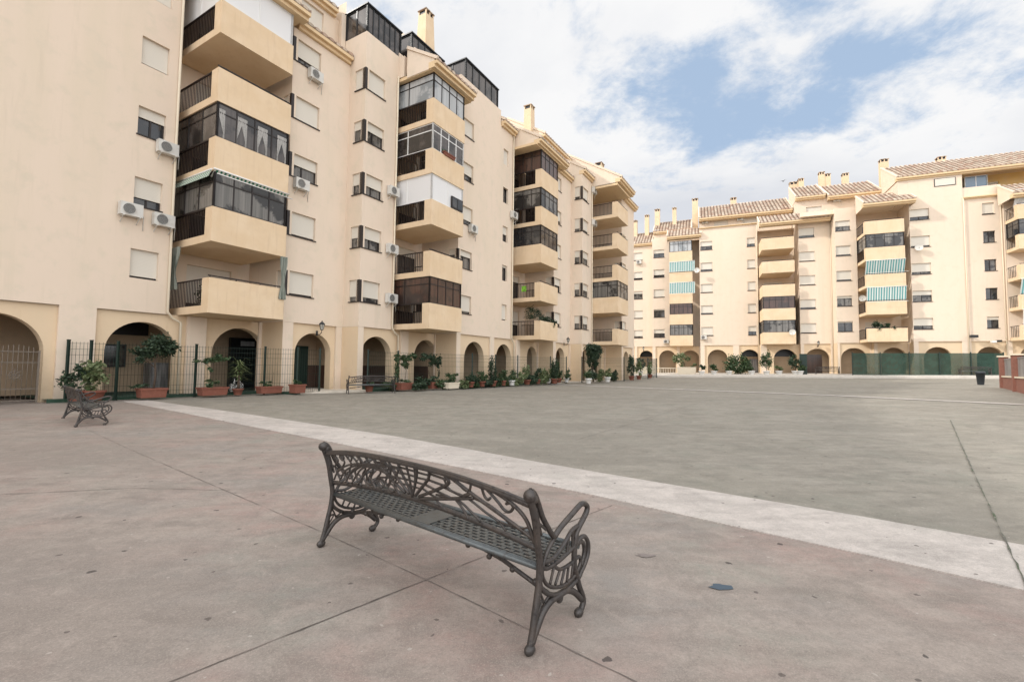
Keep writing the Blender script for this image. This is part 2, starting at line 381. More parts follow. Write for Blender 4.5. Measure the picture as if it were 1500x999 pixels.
def glazing(b, pts, z0, z1, n, mat='glass', fr='brown', transom=.72, w=.05, skip=()):
    """framed glazing along a polyline of plan points; n panes per leg"""
    f = MB(); p = MB()
    for k in range(len(pts) - 1):
        (xa, ya), (xb, yb) = pts[k], pts[k + 1]; m = n[k]
        zt = z0 + (z1 - z0) * transom
        for z in ((z0 + w / 2), (z1 - w / 2), zt) if transom else ((z0 + w / 2), (z1 - w / 2)):
            f.bar((xa, ya, z), (xb, yb, z), w * .8, w)
        for i in range(m + 1):
            t = i / m; x = xa + (xb - xa) * t; y = ya + (yb - ya) * t
            ww = w * (1.5 if i in (0, m) else 1)
            f.box(x - ww / 2, x + ww / 2, y - ww / 2, y + ww / 2, z0, z1)
        p.quad((xa, ya, z0 + .01), (xb, yb, z0 + .01), (xb, yb, z1 - .01), (xa, ya, z1 - .01))
    g = f.build('glazing', M[fr], b); p.build('pane', M[mat], g)
    return g

def balcony(b, x0, x1, yf, yb, z, top, kind='open', side='rail', zroof=None, mat='greyglass', fr='brown', n=(3, 6), lite=False, curb=.30):
    """one storey of a balcony stack. z slab bottom, top parapet top, yf front, yb back"""
    m = MB()
    m.box(x0, x1, yf, yb, z, z + .22)                                        # slab
    m.box(x0, x1, yf + .001, yf + .14, z + .221, top)                                    # solid front
    if side == 'solid':
        m.box(x0, x0 + .12, yf + .141, yb, z + .221, top)
    else:
        m.box(x0, x0 + .12, yf + .141, yf + .5, z + .221, top)
        m.box(x0, x0 + .12, yf + .501, yb, z + .221, z + curb)
    m.box(x1 - .12, x1, yf + .141, yb, z + .221, z + curb)
    o = m.build('balcony', M['balc'], b)
    r = MB()
    if side != 'solid':
        step = .24 if lite else .125
        y = yf + .56
        while y < yb - .05:
            r.box(x0 + .04, x0 + .065, y, y + .028, z + curb, top - .045); y += step
        r.box(x0 + .02, x0 + .09, yf + .5, yb, top - .045, top + .0)
    y = yf + .2
    while y < yb - .4:
        r.box(x1 - .07, x1 - .045, y, y + .028, z + curb, top - .045); y += (.3 if lite else .14)
    r.box(x1 - .09, x1 - .02, yf + .15, yb, top - .045, top)
    if kind in ('open',):
        r.box(x0 - .0, x1, yf + .04, yf + .09, top + .06, top + .105)
        x = x0 + .05
        while x <= x1:
            r.box(x, x + .03, yf + .05, yf + .08, top, top + .06); x += (x1 - x0 - .13) / 3
    r.build('railing', M['rail'], o)
    if kind == 'glass':
        glazing(o, [(x0 + .07, yb - .05), (x0 + .07, yf + .07), (x1 - .07, yf + .07), (x1 - .07, yb - .3)], top + .002, zroof - .002, (n[0], n[1], 3), mat, fr, transom=0 if mat == 'whiteshut' else .72)
    return o

def cornice(mb, x0, x1, y, z, h=.34, back=.3):
    mb.box(x0, x1, y + .16, y + back + .18, z, z + h * .5)
    mb.box(x0, x1, y, y + back + .18, z + h * .501, z + h)

def tile_roof(b, x0, x1, y0, z0, y1, slope=.6, name='roof', gable=True, eave=True, period=.40):
    """barrel-tile roof rising away from the eave at y0; solid gable walls under its ends"""
    z1 = z0 + (y1 - y0) * slope
    rise = z1 - z0
    m = MB(); nx = max(2, int(round((x1 - x0) / period)) * 8)
    ny = max(2, int(round((y1 - y0) / .42)))
    if nx * ny > 9000: ny = max(2, 9000 // nx)
    for j in range(ny):                       # each course laps over the one below it
        ya = y0 + (y1 - y0) * j / ny; yb_ = y0 + (y1 - y0) * (j + 1) / ny + .03
        for i in range(nx):
            xs = [x0 + (x1 - x0) * (i + q) / nx for q in (0, 1)]
            hs = [.11 * abs(sin(pi * x / period)) ** .7 for x in xs]
            za = z0 + (ya - y0) * slope + .035; zb = z0 + (yb_ - y0) * slope
            m.quad((xs[0], ya, za + hs[0]), (xs[1], ya, za + hs[1]), (xs[1], yb_, zb + hs[1]), (xs[0], yb_, zb + hs[0]), True)
            if j == 0: m.quad((xs[0], ya, z0 - .01), (xs[1], ya, z0 - .01), (xs[1], ya, za + hs[1]), (xs[0], ya, za + hs[0]))
    o = m.build(name, M['tile'], b)
    g = MB()
    g.poly([(x0, y0, z0 - .012), (x1, y0, z0 - .012), (x1, y1, z1 - .012), (x0, y1, z1 - .012)])
    g.poly([(x0, y1, z1), (x1, y1, z1), (x1, y1, z0 - .02), (x0, y1, z0 - .02)])
    if gable:
        for x in (x0 + .02, x1 - .02):
            g.poly([(x, y0 + .2, z0 - .37), (x, y1, z0 - .37), (x, y1, z1 - .02), (x, y0 + .2, z0 + .1)])
            g.bar((x, y0 - .02, z0 + .06), (x, y1, z1 + .08), .12, .16)
    g.build('gable', M['wall'], o)
    if eave:
        c = MB(); cornice(c, x0, x1, y0 + .02, z0 - .36, .34, max(.2, .4)); c.build('cornice', M['trim'], o)
    return o

def chimney(b, x, y, z0, z1, w=.75, d=.75, top=.6, dark=False):
    m = MB(); t = w * top / 2; e = d * top / 2; a = w / 2; c = d / 2; zt = z1 - .35
    P = [(x - a, y - c, z0), (x + a, y - c, z0), (x + a, y + c, z0), (x - a, y + c, z0), (x - t, y - e, zt), (x + t, y - e, zt), (x + t, y + e, zt), (x - t, y + e, zt)]
    for q in ((0, 1, 5, 4), (1, 2, 6, 5), (2, 3, 7, 6), (3, 0, 4, 7), (4, 5, 6, 7)): m.quad(*[P[i] for i in q])
    for sx in (-1, 1):
        for sy in (-1, 1): m.box(x + sx * t - (.08 if sx > 0 else 0), x + sx * t + (0 if sx > 0 else .08), y + sy * e - (.08 if sy > 0 else 0), y + sy * e + (0 if sy > 0 else .08), zt, z1 - .08)
    m.box(x - .05, x + .05, y - e, y + e, zt, z1 - .08)
    o = m.build('chimney', M['balc'], b)
    k = MB(); k.box(x - t + .05, x + t - .05, y - e + .09, y + e - .09, zt + .001, z1 - .081); k.build('flue', M['black'], o)
    c2 = MB(); c2.box(x - t - .05, x + t + .05, y - e - .05, y + e + .05, z1 - .079, z1 - .02)
    n = len(c2.v); c2.v += [(x - t - .05, y - e - .05, z1 - .018), (x + t + .05, y - e - .05, z1 - .018), (x + t + .05, y + e + .05, z1 - .018), (x - t - .05, y + e + .05, z1 - .018), (x, y, z1 + .16)]
    for q in ((0, 1, 4), (1, 2, 4), (2, 3, 4), (3, 0, 4)): c2.f.append(tuple(n + i for i in q)); c2.sm.append(False)
    c2.build('cap', M['tile'], o)
    return o

def arcade(b, Y, x0, x1, z0, zl, arches, panels, depth=2.4, zbase=.2, wains=False, pend=None, inner=None):
    """arcade wall set back .12 behind flush piers; panels = spans where the recess shows"""
    mb = MB(); wall_arches(mb, Y + .12, x0, x1, z0, zl, arches)
    o = mb.build('arcade', M['arcade'], b)
    x = x0
    for (a, c) in sorted(panels) + [(x1, x1)]:
        if a > x + .01: box_ob('pier', M['wall'], o, x, a, Y - .0, Y + .117, z0, zl - .003)
        x = max(x, c)
    i = MB(); yb = Y + .12 + .42 + depth; ya = Y + .12 + .421; xe = x1; x1 = pend or x1
    i.quad((x0, yb, zbase), (x1, yb, zbase), (x1, yb, zl), (x0, yb, zl))
    i.quad((x0, ya, zbase), (x0, yb, zbase), (x0, yb, zl), (x0, ya, zl)); i.quad((x1, ya, zbase), (x1, yb, zbase), (x1, yb, zl), (x1, ya, zl))
    i.quad((x0, ya, zl - .15), (x1, ya, zl - .15), (x1, yb, zl - .15), (x0, yb, zl - .15))
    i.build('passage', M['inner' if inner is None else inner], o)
    if wains:
        box_ob('wainscot', M['wainscot'], o, x0 + .02, x1 - .045, yb - .04, yb - .003, zbase, zbase + 1.2)
        box_ob('wainscot', M['wainscot'], o, x1 - .04, x1 - .003, ya + .02, yb - .045, zbase, zbase + 1.2)
    return o

def front_wall(mb, Y, x0, x1, z0, z1, holes): wall_rect(mb, lambda u, d, z: (u, Y + d, z), x0, x1, z0, z1, holes, True)
def side_wall(mb, X, y0, y1, z0, z1, holes=(), sgn=1): wall_rect(mb, lambda u, d, z: (X + d * sgn, u, z), y0, y1, z0, z1, list(holes), True)

FL = 2.8
def zwin(k, off=0.): return (4.68 + FL * (k - 1) + off, 5.8 + FL * (k - 1) + off)
def zbal(k, off=0.): return (3.41 + FL * (k - 1) + off, 4.78 + FL * (k - 1) + off)

# ================================================================== LEFT WING
LW = empty('apartment_building', (0, 0, 0), LF.a, 'long cream apartment block stepping back on the left, arches below and stacked balconies', 'apartment building')
TOP = 17.43
main = MB()
K5 = range(1, 6)
# M0
h = [(7.5, 8.42, *zwin(k)) for k in K5]
front_wall(main, 21.3, -45, 8.85, 3.4, 18.4, h)
# recess 1
side_wall(main, 8.85, 21.3, 22.6, 3.4, TOP)
front_wall(main, 22.6, 8.85, 12.75, 3.4, TOP, [(10.0, 11.9, 3.65 + FL * (k - 1), 5.8 + FL * (k - 1)) for k in K5])
# M1 with corner window returns
side_wall(main, 12.75, 19.7, 22.6, 3.4, TOP, [(19.7, 20.35, *zwin(k)) for k in K5])
front_wall(main, 19.7, 12.75, 16.04, 3.4, TOP, [(12.75, 14.25, *zwin(k)) for k in K5])
# M2
side_wall(main, 16.04, 18.5, 20.7, 3.4, 18.95, [(18.5, 19.28, *zwin(k)) for k in K5])
front_wall(main, 18.5, 16.04, 18.4, 3.4, 18.95, [(16.04, 17.42, *zwin(k)) for k in K5])
side_wall(main, 18.4, 18.5, 19.8, 3.4, 18.95, sgn=-1)
front_wall(main, 19.8, 18.4, 22.1, 3.4, TOP, [(20.0, 21.6, 3.65 + FL * (k - 1), 5.8 + FL * (k - 1)) for k in K5])
# M3
side_wall(main, 22.1, 16.9, 19.8, 3.4, 19.55, [(16.9, 17.6, *zwin(k)) for k in K5])
front_wall(main, 16.9, 22.1, 26.8, 3.4, 19.55, [(22.1, 23.55, *zwin(k)) for k in K5])
front_wall(main, 16.9, 26.8, 28.6, 3.4, 18.5, [(27.22, 27.9, *zwin(k)) for k in K5])
side_wall(main, 28.6, 16.9, 18.2, 3.4, 18.5, sgn=-1)
front_wall(main, 18.2, 28.6, 32.9, 3.4, TOP, [(30.2, 32.0, 3.65 + FL * (k - 1), 5.8 + FL * (k - 1)) for k in K5])
# M4 / M5
side_wall(main, 32.9, 15.6, 18.2, 3.4, TOP, [(15.6, 16.3, *zwin(k)) for k in K5])
front_wall(main, 15.6, 32.9, 36.36, 3.4, TOP, [(32.9, 34.3, *zwin(k)) for k in K5])
side_wall(main, 36.36, 14.57, 15.8, 3.4, 18.1, [(14.57, 15.27, *zwin(k)) for k in K5])
front_wall(main, 14.57, 36.36, 38.65, 3.4, 18.1, [(36.36, 37.85, *zwin(k)) for k in K5])
side_wall(main, 38.65, 14.57, 15.9, 3.4, 17.8, sgn=-1)
front_wall(main, 15.9, 38.65, 42.4, 3.4, TOP, [(40.0, 41.8, 3.65 + FL * (k - 1), 5.8 + FL * (k - 1)) for k in K5])
side_wall(main, 42.4, 13., 15.9, 3.4, 17.6, [(13., 13.7, *zwin(k)) for k in K5])
front_wall(main, 13., 42.4, 46.6, 3.4, 17.6, [(42.4, 43.8, *zwin(k)) for k in K5])
side_wall(main, 46.6, 13., 27, 0, 17.6)
side_wall(main, -45, 21.3, 32, 0, 18.4)
main.quad((-45, 33, 0), (46.6, 27, 0), (46.6, 27, 18), (-45, 33, 18))
# roof deck keeps the inside dark
for (a, c, y, zt) in ((-45, 12.75, 22.6, 18.35), (12.75, 16.04, 20.6, TOP - .05), (16.04, 18.4, 18.5, 18.0), (18.4, 22.1, 19.8, TOP - .05), (22.1, 28.6, 16.9, 18.45), (28.6, 32.9, 18.2, TOP - .05), (32.9, 38.65, 15.9, TOP - .05), (38.65, 46.6, 15.9, TOP - .05)):
    main.quad((a, y, zt), (c, y, zt), (c, 33, zt), (a, 33, zt))
main.quad((12.75, 19.7, TOP - .02), (16.04, 19.7, TOP - .02), (16.04, 20.6, TOP - .02), (12.75, 20.6, TOP - .02))
main.quad((32.9, 15.6, TOP - .02), (38.65, 15.6, TOP - .02), (38.65, 15.9, TOP - .02), (32.9, 15.9, TOP - .02))
main.quad((36.36, 14.57, 18.08), (38.65, 14.57, 18.08), (38.65, 15.9, 18.08), (36.36, 15.9, 18.08))
main.quad((42.4, 13, 17.58), (46.6, 13, 17.58), (46.6, 15.9, 17.58), (42.4, 15.9, 17.58))
main.quad((8.85, 21.3, 18.38), (8.85, 22.6, 18.38), (-45, 22.6, 18.38), (-45, 21.3, 18.38))
# undersides at arcade height
for (a, c, y0, y1) in ((12.75, 16.04, 19.7, 22.6), (16.04, 18.4, 18.5, 19.9), (22.1, 28.6, 16.9, 19.8), (32.9, 36.36, 15.6, 18), (36.36, 38.65, 14.57, 17), (42.4, 46.6, 13, 16)):
    main.quad((a, y0, 3.4), (c, y0, 3.4), (c, y1, 3.4), (a, y1, 3.4))
main.build('wall', M['wall'], LW)
# arcades
S = 1.87
arcade(LW, 21.3, -45, 12.74, -.2, 3.4, [(-8.4, 1.2, 1.75), (-5.4, 1.2, 1.75), (-2.2, 1.2, 1.75), (1., 1.3, 1.7), (4.1, 1.22, 1.78), (8.08, 1.16, S), (11.8, 1.2, S)],
       [(-9.9, 5.61), (6.61, 9.55), (10.3, 12.6)], pend=16.0)
arcade(LW, 19.7, 12.75, 16.03, -.2, 3.397, [(14.46, 1.0, 1.97)], [(13.27, 15.68)], wains=True, depth=1.5)
arcade(LW, 18.5, 16.04, 22.09, -.2, 3.394, [(17.4, 1.08, 1.88), (21.35, 1.04, 1.95)], [(16.4, 19.1), (19.7, 22.05)], wains=True)
arcade(LW, 16.9, 22.1, 32.89, -.2, 3.4, [(24.15, 1.1, 1.9), (27.75, 1.02, 1.98), (32.0, .8, 2.2)], [(22.5, 25.8), (26.3, 29.3), (29.9, 32.8)])
arcade(LW, 15.6, 32.9, 36.35, -.2, 3.397, [(34.5, .85, 2.15)], [(33.4, 36.2)])
arcade(LW, 14.57, 36.36, 42.39, -.2, 3.394, [(37.5, .85, 2.15), (40.6, .9, 2.1)], [(36.5, 39), (39.4, 42.2)])
arcade(LW, 13., 42.4, 46.6, -.2, 3.39, [(44.2, .85, 2.15)], [(42.8, 46)])
for (X, y0, y1) in ((12.75, 19.7, 21.3), (16.04, 18.5, 19.7), (22.1, 16.9, 18.5), (32.9, 15.6, 16.9), (36.36, 14.57, 15.6), (42.4, 13, 14.57)):
    m = MB(); side_wall(m, X - .003, y0, y1 + .1, -.2, 3.392); m.build('pier', M['arcade'], LW)
# dark things inside the arcade
z0 = .2
d = box_ob('doorway', M['black'], LW, 12.72, 14.25, 23.9, 24.1, z0, 2.75)
box_ob('transom', M['paleglass'], d, 13.2, 13.9, 23.88, 23.899, 2.35, 2.6)
box_ob('doorway', M['fence'], LW, 14.7, 15.5, 21.65, 21.75, z0, 2.4)
w2 = box_ob('window', M['brown'], LW, 7.35, 8.55, 24.15, 24.2, 1.25, 2.2); MB().quad((7.42, 24.14, 1.31), (8.48, 24.14, 1.31), (8.48, 24.14, 2.13), (7.42, 24.14, 2.13)).build('pane', M['glass'], w2)
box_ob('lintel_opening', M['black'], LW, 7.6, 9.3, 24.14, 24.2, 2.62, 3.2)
box_ob('meter_cabinet', M['panel'], LW, 9.1, 9.75, 23.2, 23.9, z0, 1.45)
# windows
shade = {0: {1: 1, 2: .72, 3: .35, 4: 1, 5: 1}, 1: {1: 1, 2: 1, 3: .45, 4: 1, 5: .75}, 2: {1: .8, 2: .55, 3: .55, 4: .4, 5: 1},
         3: {1: .9, 2: .3, 3: .75, 4: .65, 5: .9}, 4: {1: 1, 2: .1, 3: .5, 4: 0, 5: 1}}
for k in K5:
    a, c = zwin(k)
    window(LW, 7.5, 8.42, a, c, 21.3, shade[0][k], sill=(k in (2, 3)))
    window(LW, 12.75, 14.25, a, c, 19.7, shade[1][k], 'curtained', side=.65)
    window(LW, 16.04, 17.42, a, c, 18.5, shade[2][k], 'curtained', side=.78)
    window(LW, 22.1, 23.55, a, c, 16.9, shade[3][k], 'curtained', side=.7)
    window(LW, 27.22, 27.9, a, c, 16.9, shade[4][k], mull=False, sill=False)
    window(LW, 32.9, 34.3, a, c, 15.6, (.8, .5, 1, .7, .9)[k - 1], side=.7)
    window(LW, 36.36, 37.85, a, c, 14.57, (.6, .5, .5, .8, .8)[k - 1], 'curtained', side=.7)
    window(LW, 42.4, 43.8, a, c, 13., .8, side=.7)
    for (x0, x1, Y) in ((10.0, 11.9, 22.6), (20.0, 21.6, 19.8), (30.2, 32.0, 18.2), (40.0, 41.8, 15.9)):
        window(LW, x0, x1, 3.65 + FL * (k - 1), 5.8 + FL * (k - 1), Y, .8 if (k == 1 and x0 == 10) else (.3, .5, .2)[k % 3], sill=False)
# balconies
def bz(k): return zbal(k)
for k in K5:
    z, t = bz(k); zr = zbal(k + 1)[0] if k < 5 else TOP
    spec = {1: ('open', None), 2: ('glass', 'curtained'), 3: ('glass', 'greyglass'), 4: ('open', None), 5: ('glass', 'whiteshut')}[k]
    balcony(LW, 9.2, 12.32, 19.04, 22.55, z, t, spec[0], zroof=zr, mat=spec[1] or 'glass', fr='white' if k == 5 else 'brown', n=(2, 2) if k == 5 else (3, 4))
    spec = {1: ('glass', 'brownglass'), 2: ('open', None), 3: ('glass', 'whiteshut'), 4: ('glass', 'greyglass'), 5: ('glass', 'paleglass')}[k]
    balcony(LW, 18.6, 21.45, 16.06, 19.75, z, t, spec[0], zroof=zr, mat=spec[1] or 'glass', fr='white' if k in (3, 4) else 'brown', n=(2, 2) if k == 3 else (2, 4))
    spec = {1: ('open', None), 2: ('open', None), 3: ('glass', 'glass'), 4: ('glass', 'curtained'), 5: ('glass', 'brownglass')}[k]
    balcony(LW, 29.45, 32.4, 15.0, 18.15, z, t, spec[0], side='solid' if k == 3 else 'rail', zroof=zr, mat=spec[1] or 'glass', n=(4, 4))
    spec = {1: ('open', None), 2: ('glass', 'curtained'), 3: ('open', None), 4: ('open', None), 5: ('open', None)}[k]
    balcony(LW, 38.7, 41.8, 12.2, 15.85, z, t, spec[0], side='solid' if k == 2 else 'rail', zroof=zr, mat=spec[1] or 'glass', n=(4, 3))
for (a, c) in ((20.3, 21.35),):
    o = box_ob('window', M['brown'], LW, a, c, 16.03, 16.10, zbal(3)[1] + .05, zbal(3)[1] + .72)
    for i in range(2): box_ob('pane', M['glass'], o, a + .05 + i * .5, a + .48 + i * .5, 16.015, 16.029, zbal(3)[1] + .11, zbal(3)[1] + .66)
# roofs, attics, glass terrace rooms
tile_roof(LW, -45, 12.7, 20.9, 18.75, 24.5)
for q in ((8.86, 12.74, 19.1, 22.58), (18.41, 22.08, 16.1, 19.78), (28.61, 32.88, 15.0, 18.18), (38.66, 42.38, 12.2, 15.88)): box_ob('roof_slab', M['trim'], LW, *q, TOP + .02, TOP + .2)

tile_roof(LW, 8.87, 12.9, 18.65, 17.8, 20.8, gable=False)
tile_roof(LW, 12.92, 15.98, 19.38, 17.8, 20.75, gable=False)
a = MB(); front_wall(a, 20.7, 11.0, 16.02, TOP, 20.3, [(13.75, 15.05, 19.0, 20.05)]); side_wall(a, 16.02, 20.15, 23.5, TOP, 21.2, sgn=-1)
front_wall(a, 20.15, 15.75, 16.02, TOP, 20.4, [])
a.build('attic_wall', M['wall'], LW)
window(LW, 13.75, 15.05, 19.0, 20.05, 20.7, 1, sill=False)
tile_roof(LW, 11., 15.7, 20.35, 20.62, 24, gable=False)
def terrace_room(x0, x1, y0, y1, z0, z1, n, mat='greyglass'):
    g = glazing(LW, [(x0, y1), (x0, y0), (x1, y0), (x1, y1)], z0, z1, (2, n, 2), mat, 'black', transom=0, w=.07)
    g.name = 'terrace_room'
    box_ob('room_roof', M['black'], g, x0 - .1, x1 + .1, y0 - .1, y1 + .1, z1, z1 + .07)
terrace_room(16.1, 18.5, 18.56, 20.14, 18.95, 20.45, 6)
p = MB(); p.box(18.41, 19.0, 18.5, 18.62, 17.8, 19.2); p.box(19.0, 22.05, 17.9, 18.1, 17.7, 19.7); p.box(16.06, 26.8, 20.6, 20.8, 17.5, 19.9)
p.box(18.42, 22.05, 18.11, 20.59, 17.7, 18.9)
p.box(22.12, 26.78, 17.02, 17.06, 18.46, 19.54)
p.build('parapet', M['wall'], LW)
terrace_room(19.15, 22.0, 18.3, 20.3, 19.0, 20.75, 5)
terrace_room(22.95, 26.75, 17.2, 19.3, 19.55, 21.1, 5)
tile_roof(LW, 18.36, 22.05, 15.66, 17.86, 17.85)
ab = MB(); ab.box(20.8, 24.5, 20.2, 24, 18.4, 21.7); ab.build('attic_wall', M['wall'], LW)
tile_roof(LW, 20.6, 24.7, 19.9, 22.0, 23.0)
chimney(LW, 22.9, 20.6, 20, 25.5, 1.15, 1.0, .68)
tile_roof(LW, 26.85, 28.68, 16.55, 18.8, 19.5)
tile_roof(LW, 28.75, 33.85, 14.66, 17.9, 17.2)
ab = MB(); ab.box(33.2, 38.3, 17.0, 22, TOP, 20.35); ab.build('attic_wall', M['wall'], LW)
tile_roof(LW, 33.0, 38.5, 16.5, 20.6, 20.2)
tile_roof(LW, 33.0, 36.3, 15.28, 17.8, 17.0, gable=False)
tile_roof(LW, 36.34, 38.6, 14.25, 18.42, 17.2)
tile_roof(LW, 38.62, 42.9, 11.8, 18.05, 17.0)
tile_roof(LW, 42.95, 46.9, 12.6, 17.95, 17.0)
chimney(LW, 33.0, 18.0, 19.2, 23.3, .75, .75, .85); chimney(LW, 43.6, 15.6, 18.5, 22.0, 1.0, .8, .8)
# downpipes
for (X, Y, zt, off) in ((8.78, 21.22, 18.3, .5), (18.3, 18.42, 17.7, .5), (28.5, 16.82, 18.4, .4), (38.55, 14.5, 17.8, 0)):
    MB().tube([(X, Y, zt), (X, Y, 3.5), (X + off * .4, Y + .02, 3.25), (X + off, Y + .02, 3.1), (X + off, Y + .02, .1)], .05, 8).build('downpipe', M['pipe'], LW)

# ================================================================== RIGHT WING
O = .97
RW = empty('apartment_building', (0, 0, 0), RF.a, 'long cream apartment block closing the far right side, tiled roofs and a row of arches', 'apartment building')
rm = MB(); ZA = 4.4
def rseg(Y, x0, x1, ztop, cols, left_from=None, fs=None, corner=False):
    hs = [(a, c, *zwin(k, O)) for (a, c) in cols for k in K5]
    front_wall(rm, Y, x0, x1, ZA, ztop, hs)
    for ci, (a, c) in enumerate(cols):
        for k in K5:
            za, zb = zwin(k, O)
            random.seed(int(a * 31) + k)
            window(RW, a, c, za, zb, Y, fs[ci][k - 1] if fs else random.choice((1, .8, .6, .75, .3, 1)), random.choice(('glass', 'curtained')))
    if left_from is not None: side_wall(rm, x0, Y, left_from, ZA, ztop)
rseg(67.5, -16, -6.1, 18.8, [(-8.76, -7.5)])
side_wall(rm, -6.1, 66.7, 67.5, ZA, 19.6)
rseg(66.7, -6.1, -3.75, 19.6, [(-5.9, -4.46)], fs=[(.5, .1, 1, .7, .45)])
side_wall(rm, -3.75, 66.7, 67.6, ZA, 19, sgn=-1); front_wall(rm, 67.6, -3.75, .08, ZA, 19.2, [])
rseg(64.3, .08, 6.85, 19.8, [(.2, 1.62), (5.65, 6.55)], 67.6, fs=[(1, .9, 1, .8, .55), (.6, 1, 1, 1, .7)])
side_wall(rm, 6.85, 64.3, 65.2, ZA, 19, sgn=-1); front_wall(rm, 65.2, 6.85, 10.85, ZA, 18.8, [(7.6, 9.6, 4.65 + FL * (k - 1), 6.75 + FL * (k - 1)) for k in K5])
rseg(62.0, 10.85, 14.05, 19.0, [(10.9, 12.45)], 65.2, fs=[(1, .85, 1, 1, .8)])
rseg(60.3, 14.05, 16.05, 19.4, [(14.12, 15.5)], 62.0, fs=[(.1, .2, .9, .9, .55)])
side_wall(rm, 16.05, 60.3, 61.4, ZA, 19, sgn=-1); front_wall(rm, 61.4, 16.05, 20.1, ZA, 18.8, [(16.9, 18.9, 4.65 + FL * (k - 1), 6.75 + FL * (k - 1)) for k in K5])
rseg(58.5, 20.1, 24.4, 21.3, [(20.15, 21.72)], 61.4, fs=[(.7, .4, .8, .9, .7)])
rseg(58.56, 24.4, 27.3, 19.7, [(25.85, 26.75)], fs=[(.25, 0, 0, 0, .95)])
for k in K5:
    window(RW, 7.6, 9.6, 4.65 + FL * (k - 1), 6.75 + FL * (k - 1), 65.2, .4, sill=False); window(RW, 16.9, 18.9, 4.65 + FL * (k - 1), 6.75 + FL * (k - 1), 61.4, .3, sill=False)
# beyond: third facade, nearer, only its left edge in view
side_wall(rm, 27.3, 58.27, 58.56, ZA, 18.4); front_wall(rm, 58.3, 27.3, 46, ZA, 18.2, [])
side_wall(rm, -16, 67.5, 78, 0, 18.8)
for (a, c, y, zt) in ((-16, -6.1, 67.5, 18.75), (-6.1, .08, 66.7, 18.9), (.08, 10.85, 64.3, 18.7), (10.85, 16.05, 60.3, 18.85), (16.05, 46, 58.5, 18.7)):
    rm.quad((a, y, zt), (c, y, zt), (c, 78, zt), (a, 78, zt))
for (a, c, y, y1) in ((-16, -6.1, 67.5, 69), (-6.1, .08, 66.7, 69), (.08, 10.85, 64.3, 68), (10.85, 14.05, 62, 66), (14.05, 20.1, 60.3, 64), (20.1, 46, 58.5, 62)):
    rm.quad((a, y, ZA), (c, y, ZA), (c, y1, ZA), (a, y1, ZA))
rm.quad((-16, 78, 0), (46, 78, 0), (46, 78, 19), (-16, 78, 19))
rm.build('wall', M['wall'], RW)
for i, (Y, x0, x1, ar, pan) in enumerate((
    (67.5, -16, -6.11, [(-14.2, 1.12), (-10.6, 1.12), (-6.94 - .1, .93)], [(-16, -12.6), (-12.2, -8.6), (-8.3, -6.2)]),
    (66.7, -6.1, .07, [(-4.13, 1.1), (-1.19, 1.12)], [(-5.7, -2.9), (-2.5, -.1)]),
    (64.3, .08, 6.84, [(2.11, 1.17), (6.19 - .4, 1.05)], [(.6, 3.9), (4.6, 6.8)]),
    (62.8, 6.85, 10.84, [(9.42, 1.2)], [(7.5, 10.8)]),
    (62.0, 10.85, 14.04, [(12.51, 1.2)], [(11.2, 13.8)]),
    (60.3, 14.05, 17.1, [(15.57, 1.22)], [(14.25, 17)]),
    (59.5, 17.11, 20.09, [(18.82, 1.1)], [(17.4, 20)]),
    (58.5, 20.1, 30, [(22.05, 1.13), (26.0, 1.0), (29, .8)], [(20.5, 23.9), (24.6, 27.2), (27.6, 30)]))):
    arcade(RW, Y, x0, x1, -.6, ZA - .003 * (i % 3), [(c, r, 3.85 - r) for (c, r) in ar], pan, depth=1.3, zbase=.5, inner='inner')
for (X, y0, y1) in ((-6.1, 66.7, 67.5), (.08, 64.3, 66.7), (6.85, 62.8, 64.3), (10.85, 62, 62.8), (14.05, 60.3, 62), (17.1, 59.5, 60.3), (20.1, 58.5, 59.5)):
    m = MB(); side_wall(m, X - .004, y0 + .002, y1 + .12, -.6, ZA - .01); m.build('pier', M['arcade'], RW)
for k in K5:
    z, t = zbal(k, O); zr = zbal(k + 1, O)[0] if k < 5 else TOP + O
    kd = {1: 'curtained', 2: 'brownglass', 3: None, 4: None, 5: 'paleglass'}[k]
    balcony(RW, -3.7, -.8, 64.5, 67.5, z, t, 'glass' if kd else 'open', zroof=zr, mat=kd or 'glass', n=(3, 5), lite=True)
    kd = {1: 'curtained', 2: 'brownglass', 3: None, 4: None, 5: None}[k]
    balcony(RW, 6.95, 10.3, 61.3, 65.15, z, t, side='solid', kind='glass' if kd else 'open', zroof=zr, mat=kd or 'glass', n=(3, 5), lite=True)
    kd = {1: None, 2: None, 3: None, 4: 'curtained', 5: None}[k]
    balcony(RW, 16.1, 19.4, 57.7, 61.35, z, t, 'glass' if kd else 'open', zroof=zr, mat=kd or 'glass', n=(3, 4), lite=True)
    kd = {1: None, 2: None, 3: None, 4: 'glass', 5: None}[k]
    balcony(RW, 27.35, 33, 56.35, 58.25, z, t, 'glass' if kd else 'open', zroof=zr, mat=kd or 'glass', n=(2, 6), lite=True)
